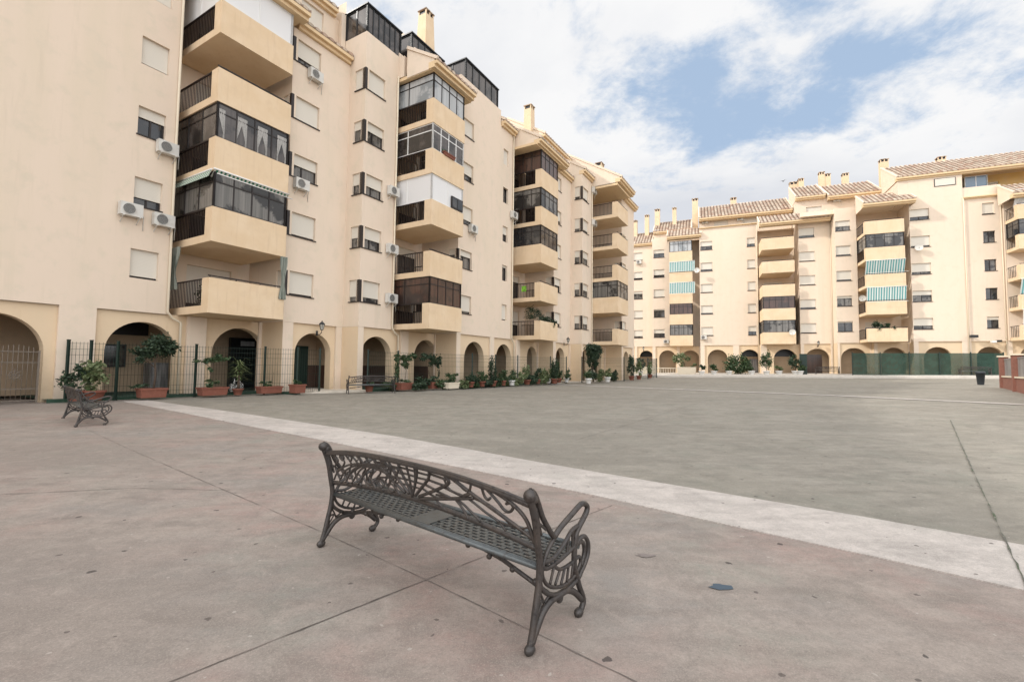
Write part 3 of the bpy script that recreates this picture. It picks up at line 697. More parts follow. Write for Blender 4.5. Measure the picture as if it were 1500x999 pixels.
# attics and roofs
am = MB()
front_wall(am, 65.6, .1, 10.8, 19, 21.2, [(1.9, 3.6, 20.0, 20.9), (5.3, 7.2, 20.0, 20.9)]); side_wall(am, .1, 65.6, 72, 19, 21.2)
front_wall(am, 68.2, -6, .1, 19, 20.9, []); front_wall(am, 63.6, 10.9, 20.1, 18.5, 21.9, [(12.0, 13.6, 20.0, 20.9), (16.8, 19, 19.9, 20.7)]); side_wall(am, 10.9, 63.6, 72, 18.5, 21.9)
side_wall(am, 19.2, 58.54, 72, 18.6, 21.4)
front_wall(am, 58.52, 19.2, 20.12, 18.6, 21.3, [])
am.box(10.87, 16.0, 60.9, 61.05, 18.8, 19.5)
am.build('attic_wall', M['wall'], RW)
window(RW, 1.9, 3.6, 20., 20.9, 65.6, 1, sill=False); window(RW, 5.3, 7.2, 20., 20.9, 65.6, 1, sill=False)
window(RW, 12.0, 13.6, 20.0, 20.9, 63.6, 1, sill=False); window(RW, 16.8, 19, 19.9, 20.7, 63.6, 1, sill=False); 
wv = MB().box(22.2, 23.9, 58.46, 58.5, 20.1, 20.9).build('window', M['brown'], RW); MB().box(22.26, 23.84, 58.44, 58.458, 20.15, 20.85).build('shutter', M['shut'], wv)
ym = MB(); front_wall(ym, 61.0, 24.4, 46, 18.5, 21.5, [(27.3, 28.3, 19.6, 20.8)]); side_wall(ym, 24.4, 58.56, 61, 18.5, 21.3, sgn=-1); ym.build('attic_wall', M['yellow'], RW)
window(RW, 27.3, 28.3, 19.6, 20.8, 61.0, .8, sill=False)
tr = glazing(RW, [(24.9, 60.3), (24.9, 59.2), (26.6, 59.2), (26.6, 60.3)], 19.75, 21.0, (1, 2, 1), 'blueglass', 'white', 0); tr.name = 'terrace_room'
tile_roof(RW, -16, -6.15, 67.1, 19.2, 71.5)
tile_roof(RW, -6.05, -.9, 67.8, 20.9, 71.8)
tile_roof(RW, -3.95, .3, 63.9, 18.95, 66.2)
tile_roof(RW, 0.05, 10.8, 64.6, 21.25, 69.5)
tile_roof(RW, 6.7, 13.9, 60.85, 18.75, 63.0)
tile_roof(RW, 10.85, 13.9, 63.0, 22.1, 67.5)
tile_roof(RW, 14.1, 19.1, 62.6, 21.7, 67.0)
tile_roof(RW, 15.9, 20.3, 57.2, 18.75, 59.8)
tile_roof(RW, 19.1, 46, 58.2, 21.45, 62.7)
tile_roof(RW, 26.9, 46, 55.8, 17.9, 58.3)
m = MB(); cornice(m, 24.4, 27.3, 58.3, 18.5, .22, .2); cornice(m, .08, 6.8, 64.1, 19.62, .18, .2); m.build('cornice', M['trim'], RW)
for (x, zb, zt, w) in ((-8.3, 20, 22.2, .6), (-6.7, 20.5, 22.8, .6), (-5.3, 20.5, 23.5, .72), (-3.05, 21, 23.4, .55), (-.4, 20.9, 24.4, .8), (4.3, 22.5, 23.9, .75), (11.2, 21.5, 25.1, .95), (11.95, 23, 25.3, .6), (14.15, 23, 25.8, .6), (14.75, 22.5, 25.5, .65), (16.6, 23.5, 25.3, .65), (20.5, 22.5, 26.5, .85), (25.8, 24, 25.9, .8)):
    k = 70.5 / 66 if x < 5 else 1.03
    chimney(RW, x * k, 66 * k + (w - .6), 1.5 + (zb - 1.5) * k - 1.6, 1.5 + (zt - 1.5) * k, w, .7, .97)
for (X, Y, zt) in ((6.75, 64.22, 19.5), (13.98, 61.9, 19), (24.4, 58.42, 18.6), (27.18, 58.48, 17.7)): MB().tube([(X, Y, zt), (X, Y, 1.)], .05, 6).build('downpipe', M['pipe'], RW)

# ================================================================== small building fittings (things of their own)
def make_ac():
    r = empty('air_conditioner', (0, 0, 0), 0)
    m = MB(); m.box(-.42, .42, -.36, -.06, 0, .58); b = m.build('casing', M['acbody'], r)
    f = MB(); prof = [(.235, -.362), (.25, -.372), (.235, -.384)]
    n0 = 0
    pts = [(-.1 + .24 * cos(2 * pi * i / 20), -.372, .29 + .24 * sin(2 * pi * i / 20)) for i in range(21)]
    f.tube(pts, .014, 5); 
    for i in range(-5, 6):
        hw = sqrt(max(0, .23 ** 2 - (i * .04) ** 2)); f.box(-.1 - hw, -.1 + hw, -.377, -.37, .29 + i * .04 - .004, .29 + i * .04 + .004)
    f.build('grille', M['acbody'], r)
    n = MB(); n.poly([(-.1 + .235 * cos(2 * pi * i / 20), -.363, .29 + .235 * sin(2 * pi * i / 20)) for i in range(20)]); n.build('fan', M['acgrille'], r)
    k = MB()
    for x in (-.3, .3): k.box(x - .02, x + .02, -.4, 0, -.045, -.003); k.bar((x, -.35, -.03), (x, -.003, -.3), .03)
    k.tube([(.42, -.2, .2), (.52, -.15, .1), (.55, -.03, -.15), (.55, -.03, -.5)], .018, 6)
    k.build('bracket', M['acbody'], r)
    return r
ac0 = make_ac(); first = [True]
def ac(fr, X, Y, z, label, flip=False):
    global ac0
    o = ac0 if first[0] else copy_tree(ac0); first[0] = False
    o.location = fr.w(X, Y, z); o.rotation_euler = (0, 0, fr.a); o.scale = (.84, .84, .84)
    o['label'] = label; o['category'] = 'air conditioner'; o['group'] = 'air conditioning units on the facades'
for (fr, px, py, Y, lab) in (
    (LF, 242, 228, 21.3, 'air conditioner just below the half open window, upper one on the left wall'),
    (LF, 188, 318, 21.3, 'leftmost air conditioner of the pair above the lowest left window'),
    (LF, 236, 333, 21.3, 'air conditioner with large round fan beside the left downpipe'),
    (LF, 459, 120, 19.7, 'air conditioner under the topmost window right of the first balconies'),
    (LF, 438, 279, 19.7, 'air conditioner under the middle window right of the first balconies'),
    (LF, 573, 288, 18.5, 'air conditioner by the second downpipe, highest of three in a column'),
    (LF, 571, 372, 18.5, 'air conditioner by the second downpipe, middle of three in a column'),
    (LF, 570, 444, 18.5, 'air conditioner by the second downpipe, lowest of three in a column'),
    (LF, 381, 403, 22.6, 'air conditioner hanging on the back wall of the lowest left balcony'),
    (LF, 690, 342, 16.9, 'air conditioner right of the second balcony stack below a window'),
    (LF, 750, 321, 16.9, 'air conditioner beside the third downpipe at mid height'),
    (LF, 868, 284, 14.57, 'air conditioner near the fourth downpipe under the eave'),
    (LF, 868, 331, 14.57, 'air conditioner near the fourth downpipe, lower of two'),
    (RF, 1033, 328, 65.6, 'air conditioner on the far attic wall left of a shuttered window'),
    (RF, 962, 343, 68.2, 'air conditioner on the far attic wall below small chimneys'),
    (RF, 1084, 324, 65.6, 'air conditioner on the far attic wall under the long tiled roof'),
    (RF, 1225, 296, 63.6, 'air conditioner on the far attic wall by the paired chimneys'),
    (RF, 1031, 497, 64.3, 'air conditioner below the lowest window near the teal awnings'),
    (RF, 976, 503, 66.7, 'air conditioner low on the far wall just above the arches'),
    (RF, 936, 387, 67.5, 'air conditioner under the highest window at the far left end of the far block'),
):
    X, z = fr.at(px, py, Y); ac(fr, X, Y - .004, z, lab)

def dish(fr, px, py, Y, lab):
    X, z = fr.at(px, py, Y); r = empty('satellite_dish', fr.w(X, Y - .35, z), fr.a - .3, lab, 'satellite dish', 'satellite dishes on the far block'); r.scale = (.8, .8, .8)
    m = MB(); n = 16
    for i in range(3):
        for j in range(n):
            def q(i, j):
                rr = .42 * i / 3; t = 2 * pi * j / n; return (rr * cos(t), -.05 - .0 + (.42 ** 2 - rr * rr) * .5, rr * sin(t) + .02)
            m.quad(q(i, j), q(i, j + 1), q(i + 1, j + 1), q(i + 1, j), True)
    m.build('reflector', M['acbody'], r)
    m = MB(); m.tube([(0, .02, -.38), (0, -.4, -.1)], .015, 5); m.tube([(0, .05, 0), (0, .33, -.05)], .025, 5); m.box(-.04, .04, -.46, -.38, -.14, -.05); m.build('arm', M['panel'], r)
dish(RF, 1021, 397, 63.9, 'white satellite dish beside the teal awnings on the far block')
dish(RF, 1344, 364, 58.5, 'white satellite dish with dark emblem under a window near the right end')
dish(RF, 1262, 438, 60.3, 'white satellite dish left of the lower striped awning')
dish(RF, 1160, 487, 61.2, 'white satellite dish at the lowest glazed balcony of the far block')

def awning(fr, x0, x1, y0, y1, z0, z1, mat, lab, name='awning', drop=0.):
    r = empty(name, fr.w(x0, y0, z1), fr.a, lab, 'awning', 'awnings on the balconies')
    m = MB(); w = x1 - x0; n = max(2, int(w / .12))
    for i in range(n):
        a = w * i / n; b = w * (i + 1) / n
        s0 = .03 * sin(i * 2.1); s1 = .03 * sin((i + 1) * 2.1)
        m.quad((a, s0 * .5, 0), (b, s1 * .5, 0), (b, -(y0 - y1) * -1 + s1, z0 - z1), (a, -(y0 - y1) * -1 + s0, z0 - z1), True)
    m.build('canvas', M[mat], r)
    m = MB(); m.tube([(-.03, 0, .03), (w + .03, 0, .03)], .035, 8); m.tube([(-.03, (y1 - y0), z0 - z1), (w + .03, (y1 - y0), z0 - z1)], .02, 6); m.build('roller', M['white'], r)
def zb(k, o=0.): return zbal(k, o)[0]
awning(RF, -3.7, -.5, 64.42, 64.3, zbal(4, O)[1] + .1, zb(5, O) - .02, 'teal', 'teal striped awning one floor below the white glazed balcony of the far block')
awning(RF, -3.7, -.5, 64.42, 64.3, zbal(3, O)[1] - .05, zb(4, O) - .02, 'teal', 'teal striped awning above the dark brown glazing, lower one of the left pair')
awning(RF, 16.1, 19.4, 57.6, 57.1, zbal(3, O)[1] + .05, zb(4, O) - .02, 'teal', 'teal and white striped awning right under the glazed balcony by the dish')
awning(RF, 16.1, 19.4, 57.6, 57.35, zbal(2, O)[1] - .1, zb(3, O) - .02, 'teal', 'teal and white striped awning hanging lowest of the right pair')
awning(RF, 27.4, 30, 56.3, 55.9, zbal(2, O)[1] - .1, zb(3, O) - .02, 'teal', 'teal awning at the right edge of the picture')
awning(RF, 27.4, 28.2, 56.3, 56.2, zbal(1, O)[1] - .2, zb(2, O) - .05, 'whitecloth', 'white sheet hanging at the lowest balcony on the right edge', 'hanging_sheet')
awning(RF, 27.3, 28.3, 56.25, 55.6, zbal(5, O)[1] - .2, zb(5, O) + 2.7, 'whitecloth', 'plain white awning high on the right edge of the picture')
awning(LF, 9.2, 12.32, 19.0, 18.72, zb(3) - .22, zb(3) + .02, 'greenstripe', 'rolled green and white striped awning along the front of the first balconies')
LFs = Frame(radians(59.5 - 90))
r = empty('awning', LF.w(9.15, 22.0, zb(3) + .0), LF.a - pi / 2, 'short green and white striped awning on the side rail of the first balconies', 'awning', 'awnings on the balconies')
m = MB(); n = 24
for i in range(n):
    a = 2.9 * i / n; b = 2.9 * (i + 1) / n; m.quad((a, 0, 0), (b, 0, 0), (b, -.12, -.30), (a, -.12, -.30), True)
m.build('canvas', M['greenstripe'], r); MB().tube([(0, 0, .03), (2.9, 0, .03)], .03, 8).build('roller', M['white'], r)
def drape(X, Y, z0, z1, w, lab, lean=.1, side=False):
    r = empty('balcony_curtain', LF.w(X, Y, z0), LF.a, lab, 'curtain', 'grey green curtains of the lowest left balcony')
    m = MB(); n = 14; H = z1 - z0; nz = 10
    def q(i, j):
        t = i / n; s = j / nz; k = 1 - .55 * sin(pi * min(1, s * 1.15)) ** 2
        a = (t - .5) * w * k + lean * s; b = .04 * sin(t * 19) * k
        return (b, a, H * s) if side else (a, b, H * s)
    for i in range(n):
        for j in range(nz): m.quad(q(i, j), q(i + 1, j), q(i + 1, j + 1), q(i, j + 1), True)
    m.build('cloth', M['curtain'], r)
drape(9.05, 21.6, 4.45, 6.2, .9, 'grey green curtain tied at the left end of the lowest balcony', -.1, True)
drape(12.2, 18.98, 4.3, 6.2, .35, 'grey green curtain tied at the right corner of the lowest balcony', .02)
# white tied curtains showing behind the glazing of the third-floor balcony
for i in range(7):
    X = 9.55 + i * .44
    m = MB(); nz = 8; nn = 8
    sgn = 1 if i % 2 else -1
    def q(a, j):
        s = j / nz; wd = .05 + .36 * abs(s - .22) ** 1.1 * (1 if s > .22 else .5); return (wd * (a / nn) * sgn, .01 * sin(a * 2.6), 1.25 * s)
    for a in range(nn):
        for j in range(nz): m.quad(q(a, j), q(a + 1, j), q(a + 1, j + 1), q(a, j + 1), True)
    o = m.build('net_curtain', M['gauze']); o.location = LF.w(X, 19.09, 10.32); o.rotation_euler = (0, 0, LF.a)
    tag(o, 'white tied net curtain, number %d from the left in the third storey glazing' % (i + 1) if 0 else
        'white tied net curtain in the third storey glazed balcony, ' + ('at its left corner', 'second from its left corner', 'third from its left corner', 'at the middle pane', 'third from its right end', 'second from its right end', 'at its right end')[i], 'curtain', 'white net curtains in the glazed balcony')

def lantern(fr, px, py, Y, lab):
    X, z = fr.at(px, py, Y); r = empty('wall_lantern', fr.w(X, Y, z), fr.a, lab, 'lantern', 'lanterns over the arches')
    MB().tube([(0, -.02, -.1), (0, -.2, -.16), (0, -.36, -.05), (0, -.38, .06)], .018, 6).build('bracket', M['black'], r); box_ob('wall_plate', M['black'], r, -.05, .05, -.03, -.001, -.2, .05)
    m = MB(); m.lathe((0, -.38, .06), [(.02, 0), (.07, .02), (.075, .03)], 8); m.lathe((0, -.38, .34), [(.14, 0), (.15, .02), (.06, .12), (.02, .14), (.03, .17), (.001, .2)], 8)
    for i in range(6): a = 2 * pi * i / 6; m.bar((.075 * cos(a), -.38 + .075 * sin(a), .09), (.125 * cos(a), -.38 + .125 * sin(a), .35), .012)
    m.build('lantern_cage', M['black'], r); MB().lathe((0, -.38, .09), [(.068, 0), (.115, .255)], 6).build('lamp_glass', M['lampglass'], r)
lantern(LF, 464, 486, 19.7, 'black wall lantern over the narrow arch right of the first balconies')
lantern(LF, 826, 503, 15.6, 'black wall lantern beside the arch at the left block far end')
lantern(RF, 943, 513, 67.5, 'black wall lantern over the leftmost arch of the far block')
lantern(RF, 1198, 506, 62.0, 'black wall lantern over the entrance arch with the reddish door')
X, z = RF.at(1423, 495, 58.5)
r = empty('floodlight', RF.w(X, 58.5, z), RF.a, 'black floodlight on the wall above the arches near the right end', 'floodlight')
box_ob('lamp_housing', M['black'], r, -.28, .28, -.6, -.3, .0, .26); box_ob('bracket', M['black'], r, -.04, .04, -.3, 0, .12, .2)
X, z = RF.at(1456, 503, 58.5)
r = empty('floodlight', RF.w(X, 58.5, z), RF.a, 'pale floodlight pair on an arm over the rightmost arch', 'floodlight')
box_ob('lamp_housing', M['white'], r, -.35, .0, -.5, -.2, .05, .24); box_ob('lamp_housing', M['black'], r, .05, .38, -.5, -.2, .12, .30); box_ob('bracket', M['black'], r, -.04, .04, -.2, 0, .12, .2)

# tv aerials
for (fr, X, Y, z0, z1, lab) in ((RF, 27.6, 60.5, 20, 24.5, 'thin television aerial above the ochre attic at the right'),):
    pass

# ================================================================== ground
def grid_sheet(name, pts_fn, nu, nv, mat, dz=0., skirt=False):
    m = MB()
    me_v = []
    for i in range(nu + 1):
        for j in range(nv + 1):
            x, y = pts_fn(i / nu, j / nv); me_v.append((x, y, zg(x, y) + dz))
    m.v = me_v
    for i in range(nu):
        for j in range(nv):
            a = i * (nv + 1) + j; m.f.append((a, a + nv + 1, a + nv + 2, a + 1)); m.sm.append(True)
    if skirt:
        for i in range(nu):
            for j in (0, nv):
                p = me_v[i * (nv + 1) + j]; q = me_v[(i + 1) * (nv + 1) + j]
                m.quad((p[0], p[1], p[2] - .02), (q[0], q[1], q[2] - .02), q, p)
    return struct(m.build(name, mat))
def spread(t, a, b):   # dense near the middle
    s = 2 * t - 1; s = math.copysign(abs(s) ** 3, s); return (a + b) / 2 + (b - a) / 2 * s
grid_sheet('plaza_ground', lambda u, v: (spread(u, -900, 900), spread(v, -900, 900)), 380, 380, M['near'], -.009)
SA = (.803, -.596); SN = (.596, .803)
def strip_edges(s):
    """s = distance along the strip; returns inner and outer normal coordinate"""
    def ip(T):
        if s <= T[0][0]: return T[0][1]
        for (a, b), (c, d) in zip(T[:-1], T[1:]):
            if s <= c: return b + (d - b) * (s - a) / (c - a)
        return T[-1][1] - .1 * (s - T[-1][0])
    return (ip([(-20.6, 4.88), (-14.6, 4.97), (-10.8, 5.02), (-8.8, 5.07), (-4.6, 5.04), (-3.1, 4.98), (-2.2, 4.92), (-1.2, 4.82), (0, 4.72), (.9, 4.61)]),
            ip([(-20.6, 5.6), (-18.9, 5.66), (-14.9, 5.92), (-11.3, 6.1), (-7.7, 6.26), (-5.7, 6.2), (-3.8, 6.06), (-1.5, 5.95), (0, 5.86), (1.1, 5.73)]))
def sp(s, n): return (SA[0] * s + SN[0] * n, SA[1] * s + SN[1] * n)
grid_sheet('plaza_far_paving', lambda u, v: sp(-24 + 70 * u, (strip_edges(-24 + 70 * u)[0] + .4) + 75 * v ** 2), 110, 110, M['far'], -.0045)
grid_sheet('pale_paving_strip', lambda u, v: sp(-20.6 + 46 * u, strip_edges(-20.6 + 46 * u)[0] + v * (strip_edges(-20.6 + 46 * u)[1] - strip_edges(-20.6 + 46 * u)[0])), 120, 3, M['strip'], 0., True)
def line(name, pts, w, mat, dz=.004, wob=.003):
    m = MB(); P = []
    for a, b in zip(pts[:-1], pts[1:]):
        L_ = math.hypot(b[0] - a[0], b[1] - a[1]); n = max(2, int(L_ / .12)); n = min(n, 200)
        for i in range(n): P.append((a[0] + (b[0] - a[0]) * i / n, a[1] + (b[1] - a[1]) * i / n))
    P.append(pts[-1])
    dx = pts[-1][0] - pts[0][0]; dy = pts[-1][1] - pts[0][1]; q = math.hypot(dx, dy); nx, ny = -dy / q, dx / q
    o = None
    for i in range(len(P) - 1):
        def e(k, s):
            x, y = P[k]; random.seed(k * 7 + s); r = random.uniform(-wob, wob) + s * w / 2 * random.uniform(.75, 1.2)
            return (x + nx * r, y + ny * r, zg(x, y) + dz)
        m.quad(e(i, -1), e(i + 1, -1), e(i + 1, 1), e(i, 1))
    return struct(m.build(name, mat))
line('paving_joint', [(-9., 9.9), (-6.71, 8.1), (-1.69, 4.2), (-.58, 3.3), (1.1, 1.85), (3, .2)], .006, M['joint'], -.005)
line('paving_joint', [(-6, -2.4), (-1.51, 2.33), (-.58, 3.3), (.75, 4.7), (1.1, 5.05)], .008, M['joint'], -.005)
line('paving_joint', [(-12, 3.5), (-8., 4.6), (-4.5, 5.55), (-3.3, 5.5)], .008, M['joint'], -.005)
line('paving_joint', [(3.2, 2.85), (11.3, 11.9)], .013, M['weed'], .008, .007)
line('pale_paving_strip', [(-.6, 38.8), (2.68, 35.2), (7.62, 29.2), (14.4, 20.5), (17.3, 15.6), (29, -3)], .8, M['strip'], .004)
line('paving_joint', [(1.3, 9.3), (6.5, 16.5), (9, 20)], .008, M['joint'], .002)

# raised green walkway under the left arches and the fence standing on its edge
LE = [(5.6, 20.75), (12.4, 20.3), (13.2, 18.9), (14.4, 18.75)]
def platform(name, pts_front, back, z, mat, z0=-.3):
    m = MB()
    for (a, b) in zip(pts_front[:-1], pts_front[1:]):
        A = LF.w(a[0], a[1]); B = LF.w(b[0], b[1]); C_ = LF.w(b[0], back); D = LF.w(a[0], back)
        m.poly([(A[0], A[1], z), (B[0], B[1], z), (C_[0], C_[1], z), (D[0], D[1], z)])
        m.poly([(A[0], A[1], z0), (B[0], B[1], z0), (B[0], B[1], z), (A[0], A[1], z)])
    return struct(m.build(name, mat))
platform('green_walkway', [(5.35, 20.95), (12.4, 20.45), (12.74, 19.1), (13.3, 19.05)], 24.3, .195, M['turf'])
platform('entrance_paving', [(13.3, 19.05), (16.0, 18.0), (16.4, 17.95)], 22.3, .2, M['step'])
platform('green_walkway', [(16.4, 17.95), (21.9, 17.75), (22.0, 16.45), (28.6, 16.25), (32.8, 16.1)], 21.3, .22, M['turf'])
platform('entrance_paving', [(32.8, 15.2), (36.2, 14.6), (38.6, 13.9), (42.4, 12.9), (46.6, 12.5)], 18.3, .26, M['step'])
platform('entrance_paving', [(-45, 20.95), (5.35, 20.95)], 24.3, .06, M['step'])
# raised pavement of the far block
m = MB()
n = 40
for i in range(n):
    xa = -20 + 60 * i / n; xb = -20 + 60 * (i + 1) / n
    def z_(X, Y): p = RF.w(X, Y); return zg(p[0], p[1]) + .17
    def yf(X): return 55.5 - .075 * (X + 20)
    for (y0, y1) in ((0, 4), (4, 14)):
        A = (*RF.w(xa, yf(xa) + y0)[:2], z_(xa, yf(xa) + y0) + y0 * .01); B = (*RF.w(xb, yf(xb) + y0)[:2], z_(xb, yf(xb) + y0) + y0 * .01)
        C_ = (*RF.w(xb, yf(xb) + y1)[:2], z_(xb, yf(xb) + y1) + y1 * .01); D = (*RF.w(xa, yf(xa) + y1)[:2], z_(xa, yf(xa) + y1) + y1 * .01)
        m.quad(A, B, C_, D)
    A = RF.w(xa, yf(xa)); B = RF.w(xb, yf(xb)); m.quad((A[0], A[1], -.2), (B[0], B[1], -.2), (B[0], B[1], z_(xb, yf(xb))), (A[0], A[1], z_(xa, yf(xa))))
struct(m.build('raised_pavement', M['kerb']))

# ================================================================== fences
def fence(pts, lab, H=2.05, sp=.1, zoff=0.):
    """pts: wing-local post positions (X, Y)"""
    P = [LF.w(x, y) for x, y in pts]; b0 = P[0]
    r = empty('wire_fence', (b0[0], b0[1], zg(b0[0], b0[1])), 0, lab, 'fence', 'green wire fences before the left block')
    base = zg(b0[0], b0[1])
    def loc(p, z): return (p[0] - b0[0], p[1] - b0[1], zg(p[0], p[1]) - base + z + zoff)
    for i, p in enumerate(P):
        m = MB(); q = loc(p, 0); m.box(q[0] - .035, q[0] + .035, q[1] - .035, q[1] + .035, q[2] - .1, q[2] + H + .05)
        m.box(q[0] - .042, q[0] + .042, q[1] - .042, q[1] + .042, q[2] + H + .051, q[2] + H + .075); m.build('post', M['fence'], r)
    for a, b in zip(P[:-1], P[1:]):
        m = MB(); L_ = math.hypot(b[0] - a[0], b[1] - a[1]); n = max(1, int(L_ / sp))
        for i in range(1, n):
            t = i / n; p = (a[0] + (b[0] - a[0]) * t, a[1] + (b[1] - a[1]) * t); q = loc(p, 0)
            m.bar((q[0], q[1], q[2] + .08), (q[0], q[1], q[2] + H), .0075)
        for z in (.1, .3, .5, .9, 1.3, 1.6, 1.8, 2.0): m.bar(loc(a, z), loc(b, z), .009)
        m.build('mesh_panel', M['fence'], r)
    return r
fence([(5.85, 21.1), (6.35, 20.75), (7.05, 20.6), (9.5, 20.35), (12.0, 19.75), (13.05, 18.95), (14.1, 18.8)], 'green wire mesh fence from the first pier to the lantern arch')
fence([(16.2, 17.9), (18.0, 17.6), (23.0, 16.35), (25.4, 16.2), (27.9, 15.95), (31.8, 15.3), (33.9, 14.9)], 'green wire mesh fence with climbing plants along the middle arches')
fence([(35.2, 14.1), (39.8, 12.0), (42.0, 11.8), (46.5, 11.6), (51.5, 11.9)], 'green wire mesh fence at the far end of the left block')

def netfence():
    X0, X1, Y = 14.4, 26.0, 56.6
    a = RF.w(X0, Y); base = zg(a[0], a[1]) + .2
    r = empty('screened_fence', (a[0], a[1], base), RF.a, 'tall green screened fence in front of the far right arches', 'fence')
    m = MB()
    for i in range(40):
        xa = (X1 - X0) * i / 40; xb = (X1 - X0) * (i + 1) / 40
        m.quad((xa, .03 * sin(i * 1.3), .05), (xb, .03 * sin(i * 1.3 + 1.3), .05), (xb, .03 * sin(i * 1.3 + 1.3), 2.25), (xa, .03 * sin(i * 1.3), 2.25))
    m.build('netting', M['net'], r)
    for i in range(6):
        x = (X1 - X0) * i / 5; MB().box(x - .04, x + .04, -.1, -.02, -.2, 2.35).build('post', M['fence'], r)
netfence()
# entrance gate inside the first arch
g0 = LF.w(2.9, 21.2)
G = empty('iron_gate', (g0[0], g0[1], zg(g0[0], g0[1])), LF.a, 'old two leaf iron gate with round rosettes in the leftmost arch', 'gate')
for k in range(2):
    x0 = k * 1.16; leaf = MB()
    leaf.box(x0, x0 + .05, -.03, .03, .05, 1.75); leaf.box(x0 + 1.08, x0 + 1.13, -.03, .03, .05, 1.75)
    for z in (.12, .5, 1.35, 1.7): leaf.box(x0 + .05, x0 + 1.08, -.015, .015, z - .015, z + .015)
    for i in range(1, 9): leaf.tube([(x0 + .05 + i * .115, 0, .1), (x0 + .05 + i * .115, 0, 1.8 + .12 * sin(pi * i / 9))], .009, 5)
    lo = leaf.build('gate_leaf', M['greygate'], G)
    ro = MB(); c = (x0 + .56, .95)
    ro.tube([(c[0] + .12 * cos(t * pi / 8), -.03, c[1] + .12 * sin(t * pi / 8)) for t in range(17)], .012, 5)
    for t in range(8): ro.bar((c[0], -.03, c[1]), (c[0] + .2 * cos(t * pi / 4), -.03, c[1] + .2 * sin(t * pi / 4)), .015)
    ro.build('rosette', M['greygate'], lo)
MB().box(1.12, 1.19, -.07, .0, 0, 1.8).build('centre_post', M['panel'], G)

# ================================================================== plants
def leaves(m, c, R, n, size, seed, thin=.0, long=1.6, clump=.34):
    """leaf cards gathered in clumps through an ellipsoid, denser at the shell"""
    rnd = random.Random(seed)
    nc = max(4, int(n / 45)); cl = []
    for i in range(nc):
        while True:
            p = [rnd.uniform(-1, 1) for _ in range(3)]; d = sqrt(sum(v * v for v in p))
            if .35 < d < 1: break
        cl.append(p)
    for i in range(n):
        b = rnd.choice(cl); p = [b[k] + rnd.gauss(0, clump * .55) for k in range(3)]
        x, y, z = (c[k] + p[k] * R[k] for k in range(3))
        a = rnd.uniform(0, 2 * pi); e = rnd.uniform(-.9, .9); s = size * rnd.uniform(.6, 1.35)
        u = (cos(a) * cos(e), sin(a) * cos(e), sin(e)); t = rnd.uniform(0, 2 * pi)
        v = (-sin(a) * cos(t) - cos(a) * sin(e) * sin(t), cos(a) * cos(t) - sin(a) * sin(e) * sin(t), cos(e) * sin(t))
        L_ = s * long / 2; W = s / 2
        m.quad((x - u[0] * L_, y - u[1] * L_, z - u[2] * L_), (x + v[0] * W, y + v[1] * W, z + v[2] * W), (x + u[0] * L_, y + u[1] * L_, z + u[2] * L_), (x - v[0] * W, y - v[1] * W, z - v[2] * W))
    return m
def pot(r, kind, w=.45, d=.3, h=.35, mat='terra'):
    m = MB()
    if kind == 'box':
        t = .9
        P = [(-w * t, -d * t, 0), (w * t, -d * t, 0), (w * t, d * t, 0), (-w * t, d * t, 0), (-w, -d, h), (w, -d, h), (w, d, h), (-w, d, h)]
        for q in ((0, 1, 5, 4), (1, 2, 6, 5), (2, 3, 7, 6), (3, 0, 4, 7), (3, 2, 1, 0)): m.quad(*[P[i] for i in q])
        m.box(-w - .02, w + .02, -d - .02, -d + .03, h - .06, h); m.box(-w - .02, w + .02, d - .03, d + .02, h - .06, h)
        m.box(-w - .02, -w + .03, -d + .031, d - .031, h - .06, h); m.box(w - .03, w + .02, -d + .031, d - .031, h - .06, h)
        so = MB().quad((-w, -d, h - .04), (w, -d, h - .04), (w, d, h - .04), (-w, d, h - .04))
        s = MB(); s.quad((-w + .02, -d + .02, h - .04), (w - .02, -d + .02, h - .04), (w - .02, d - .02, h - .04), (-w + .02, d - .02, h - .04))
    else:
        m.lathe((0, 0, 0), [(w * .68, 0), (w * .95, h * .8), (w * 1.06, h * .81), (w * 1.08, h), (w * .93, h), (w * .9, h * .85)], 18)
        s = MB(); s.poly([(w * .92 * cos(2 * pi * i / 18), w * .92 * sin(2 * pi * i / 18), h * .87) for i in range(18)])
    p = m.build('planter', M[mat], r); s.build('soil', M['soil'], p)
    return p
def plant(X, Y, z, lab, potkind=('box', .5, .28, .34, 'terra'), blobs=(), stems=(), leaf='leaf', cat='potted plant', name='potted_plant', fr=LF, seed=1, group='plants in pots along the left arches', size=.09, zabs=None):
    p = fr.w(X, Y); zz = (zg(p[0], p[1]) + z) if zabs is None else zabs
    r = empty(name, (p[0], p[1], zz), fr.a, lab, cat, group)
    if potkind: pot(r, *potkind)
    if stems:
        m = MB()
        for s in stems: m.tube(s[0], s[1], 6)
        m.build('stem' if name != 'tree' else 'trunk', M['bark'], r)
    if blobs:
        m = MB()
        for i, (c, R, n) in enumerate(blobs): leaves(m, c, R, int(n * 1.7), size * .70, seed * 17 + i)
        m.build('foliage' if name != 'tree' else 'crown', M[leaf], r)
    return r
def lx(px, Y, py=560): return LF.at(px, py, Y)[0]
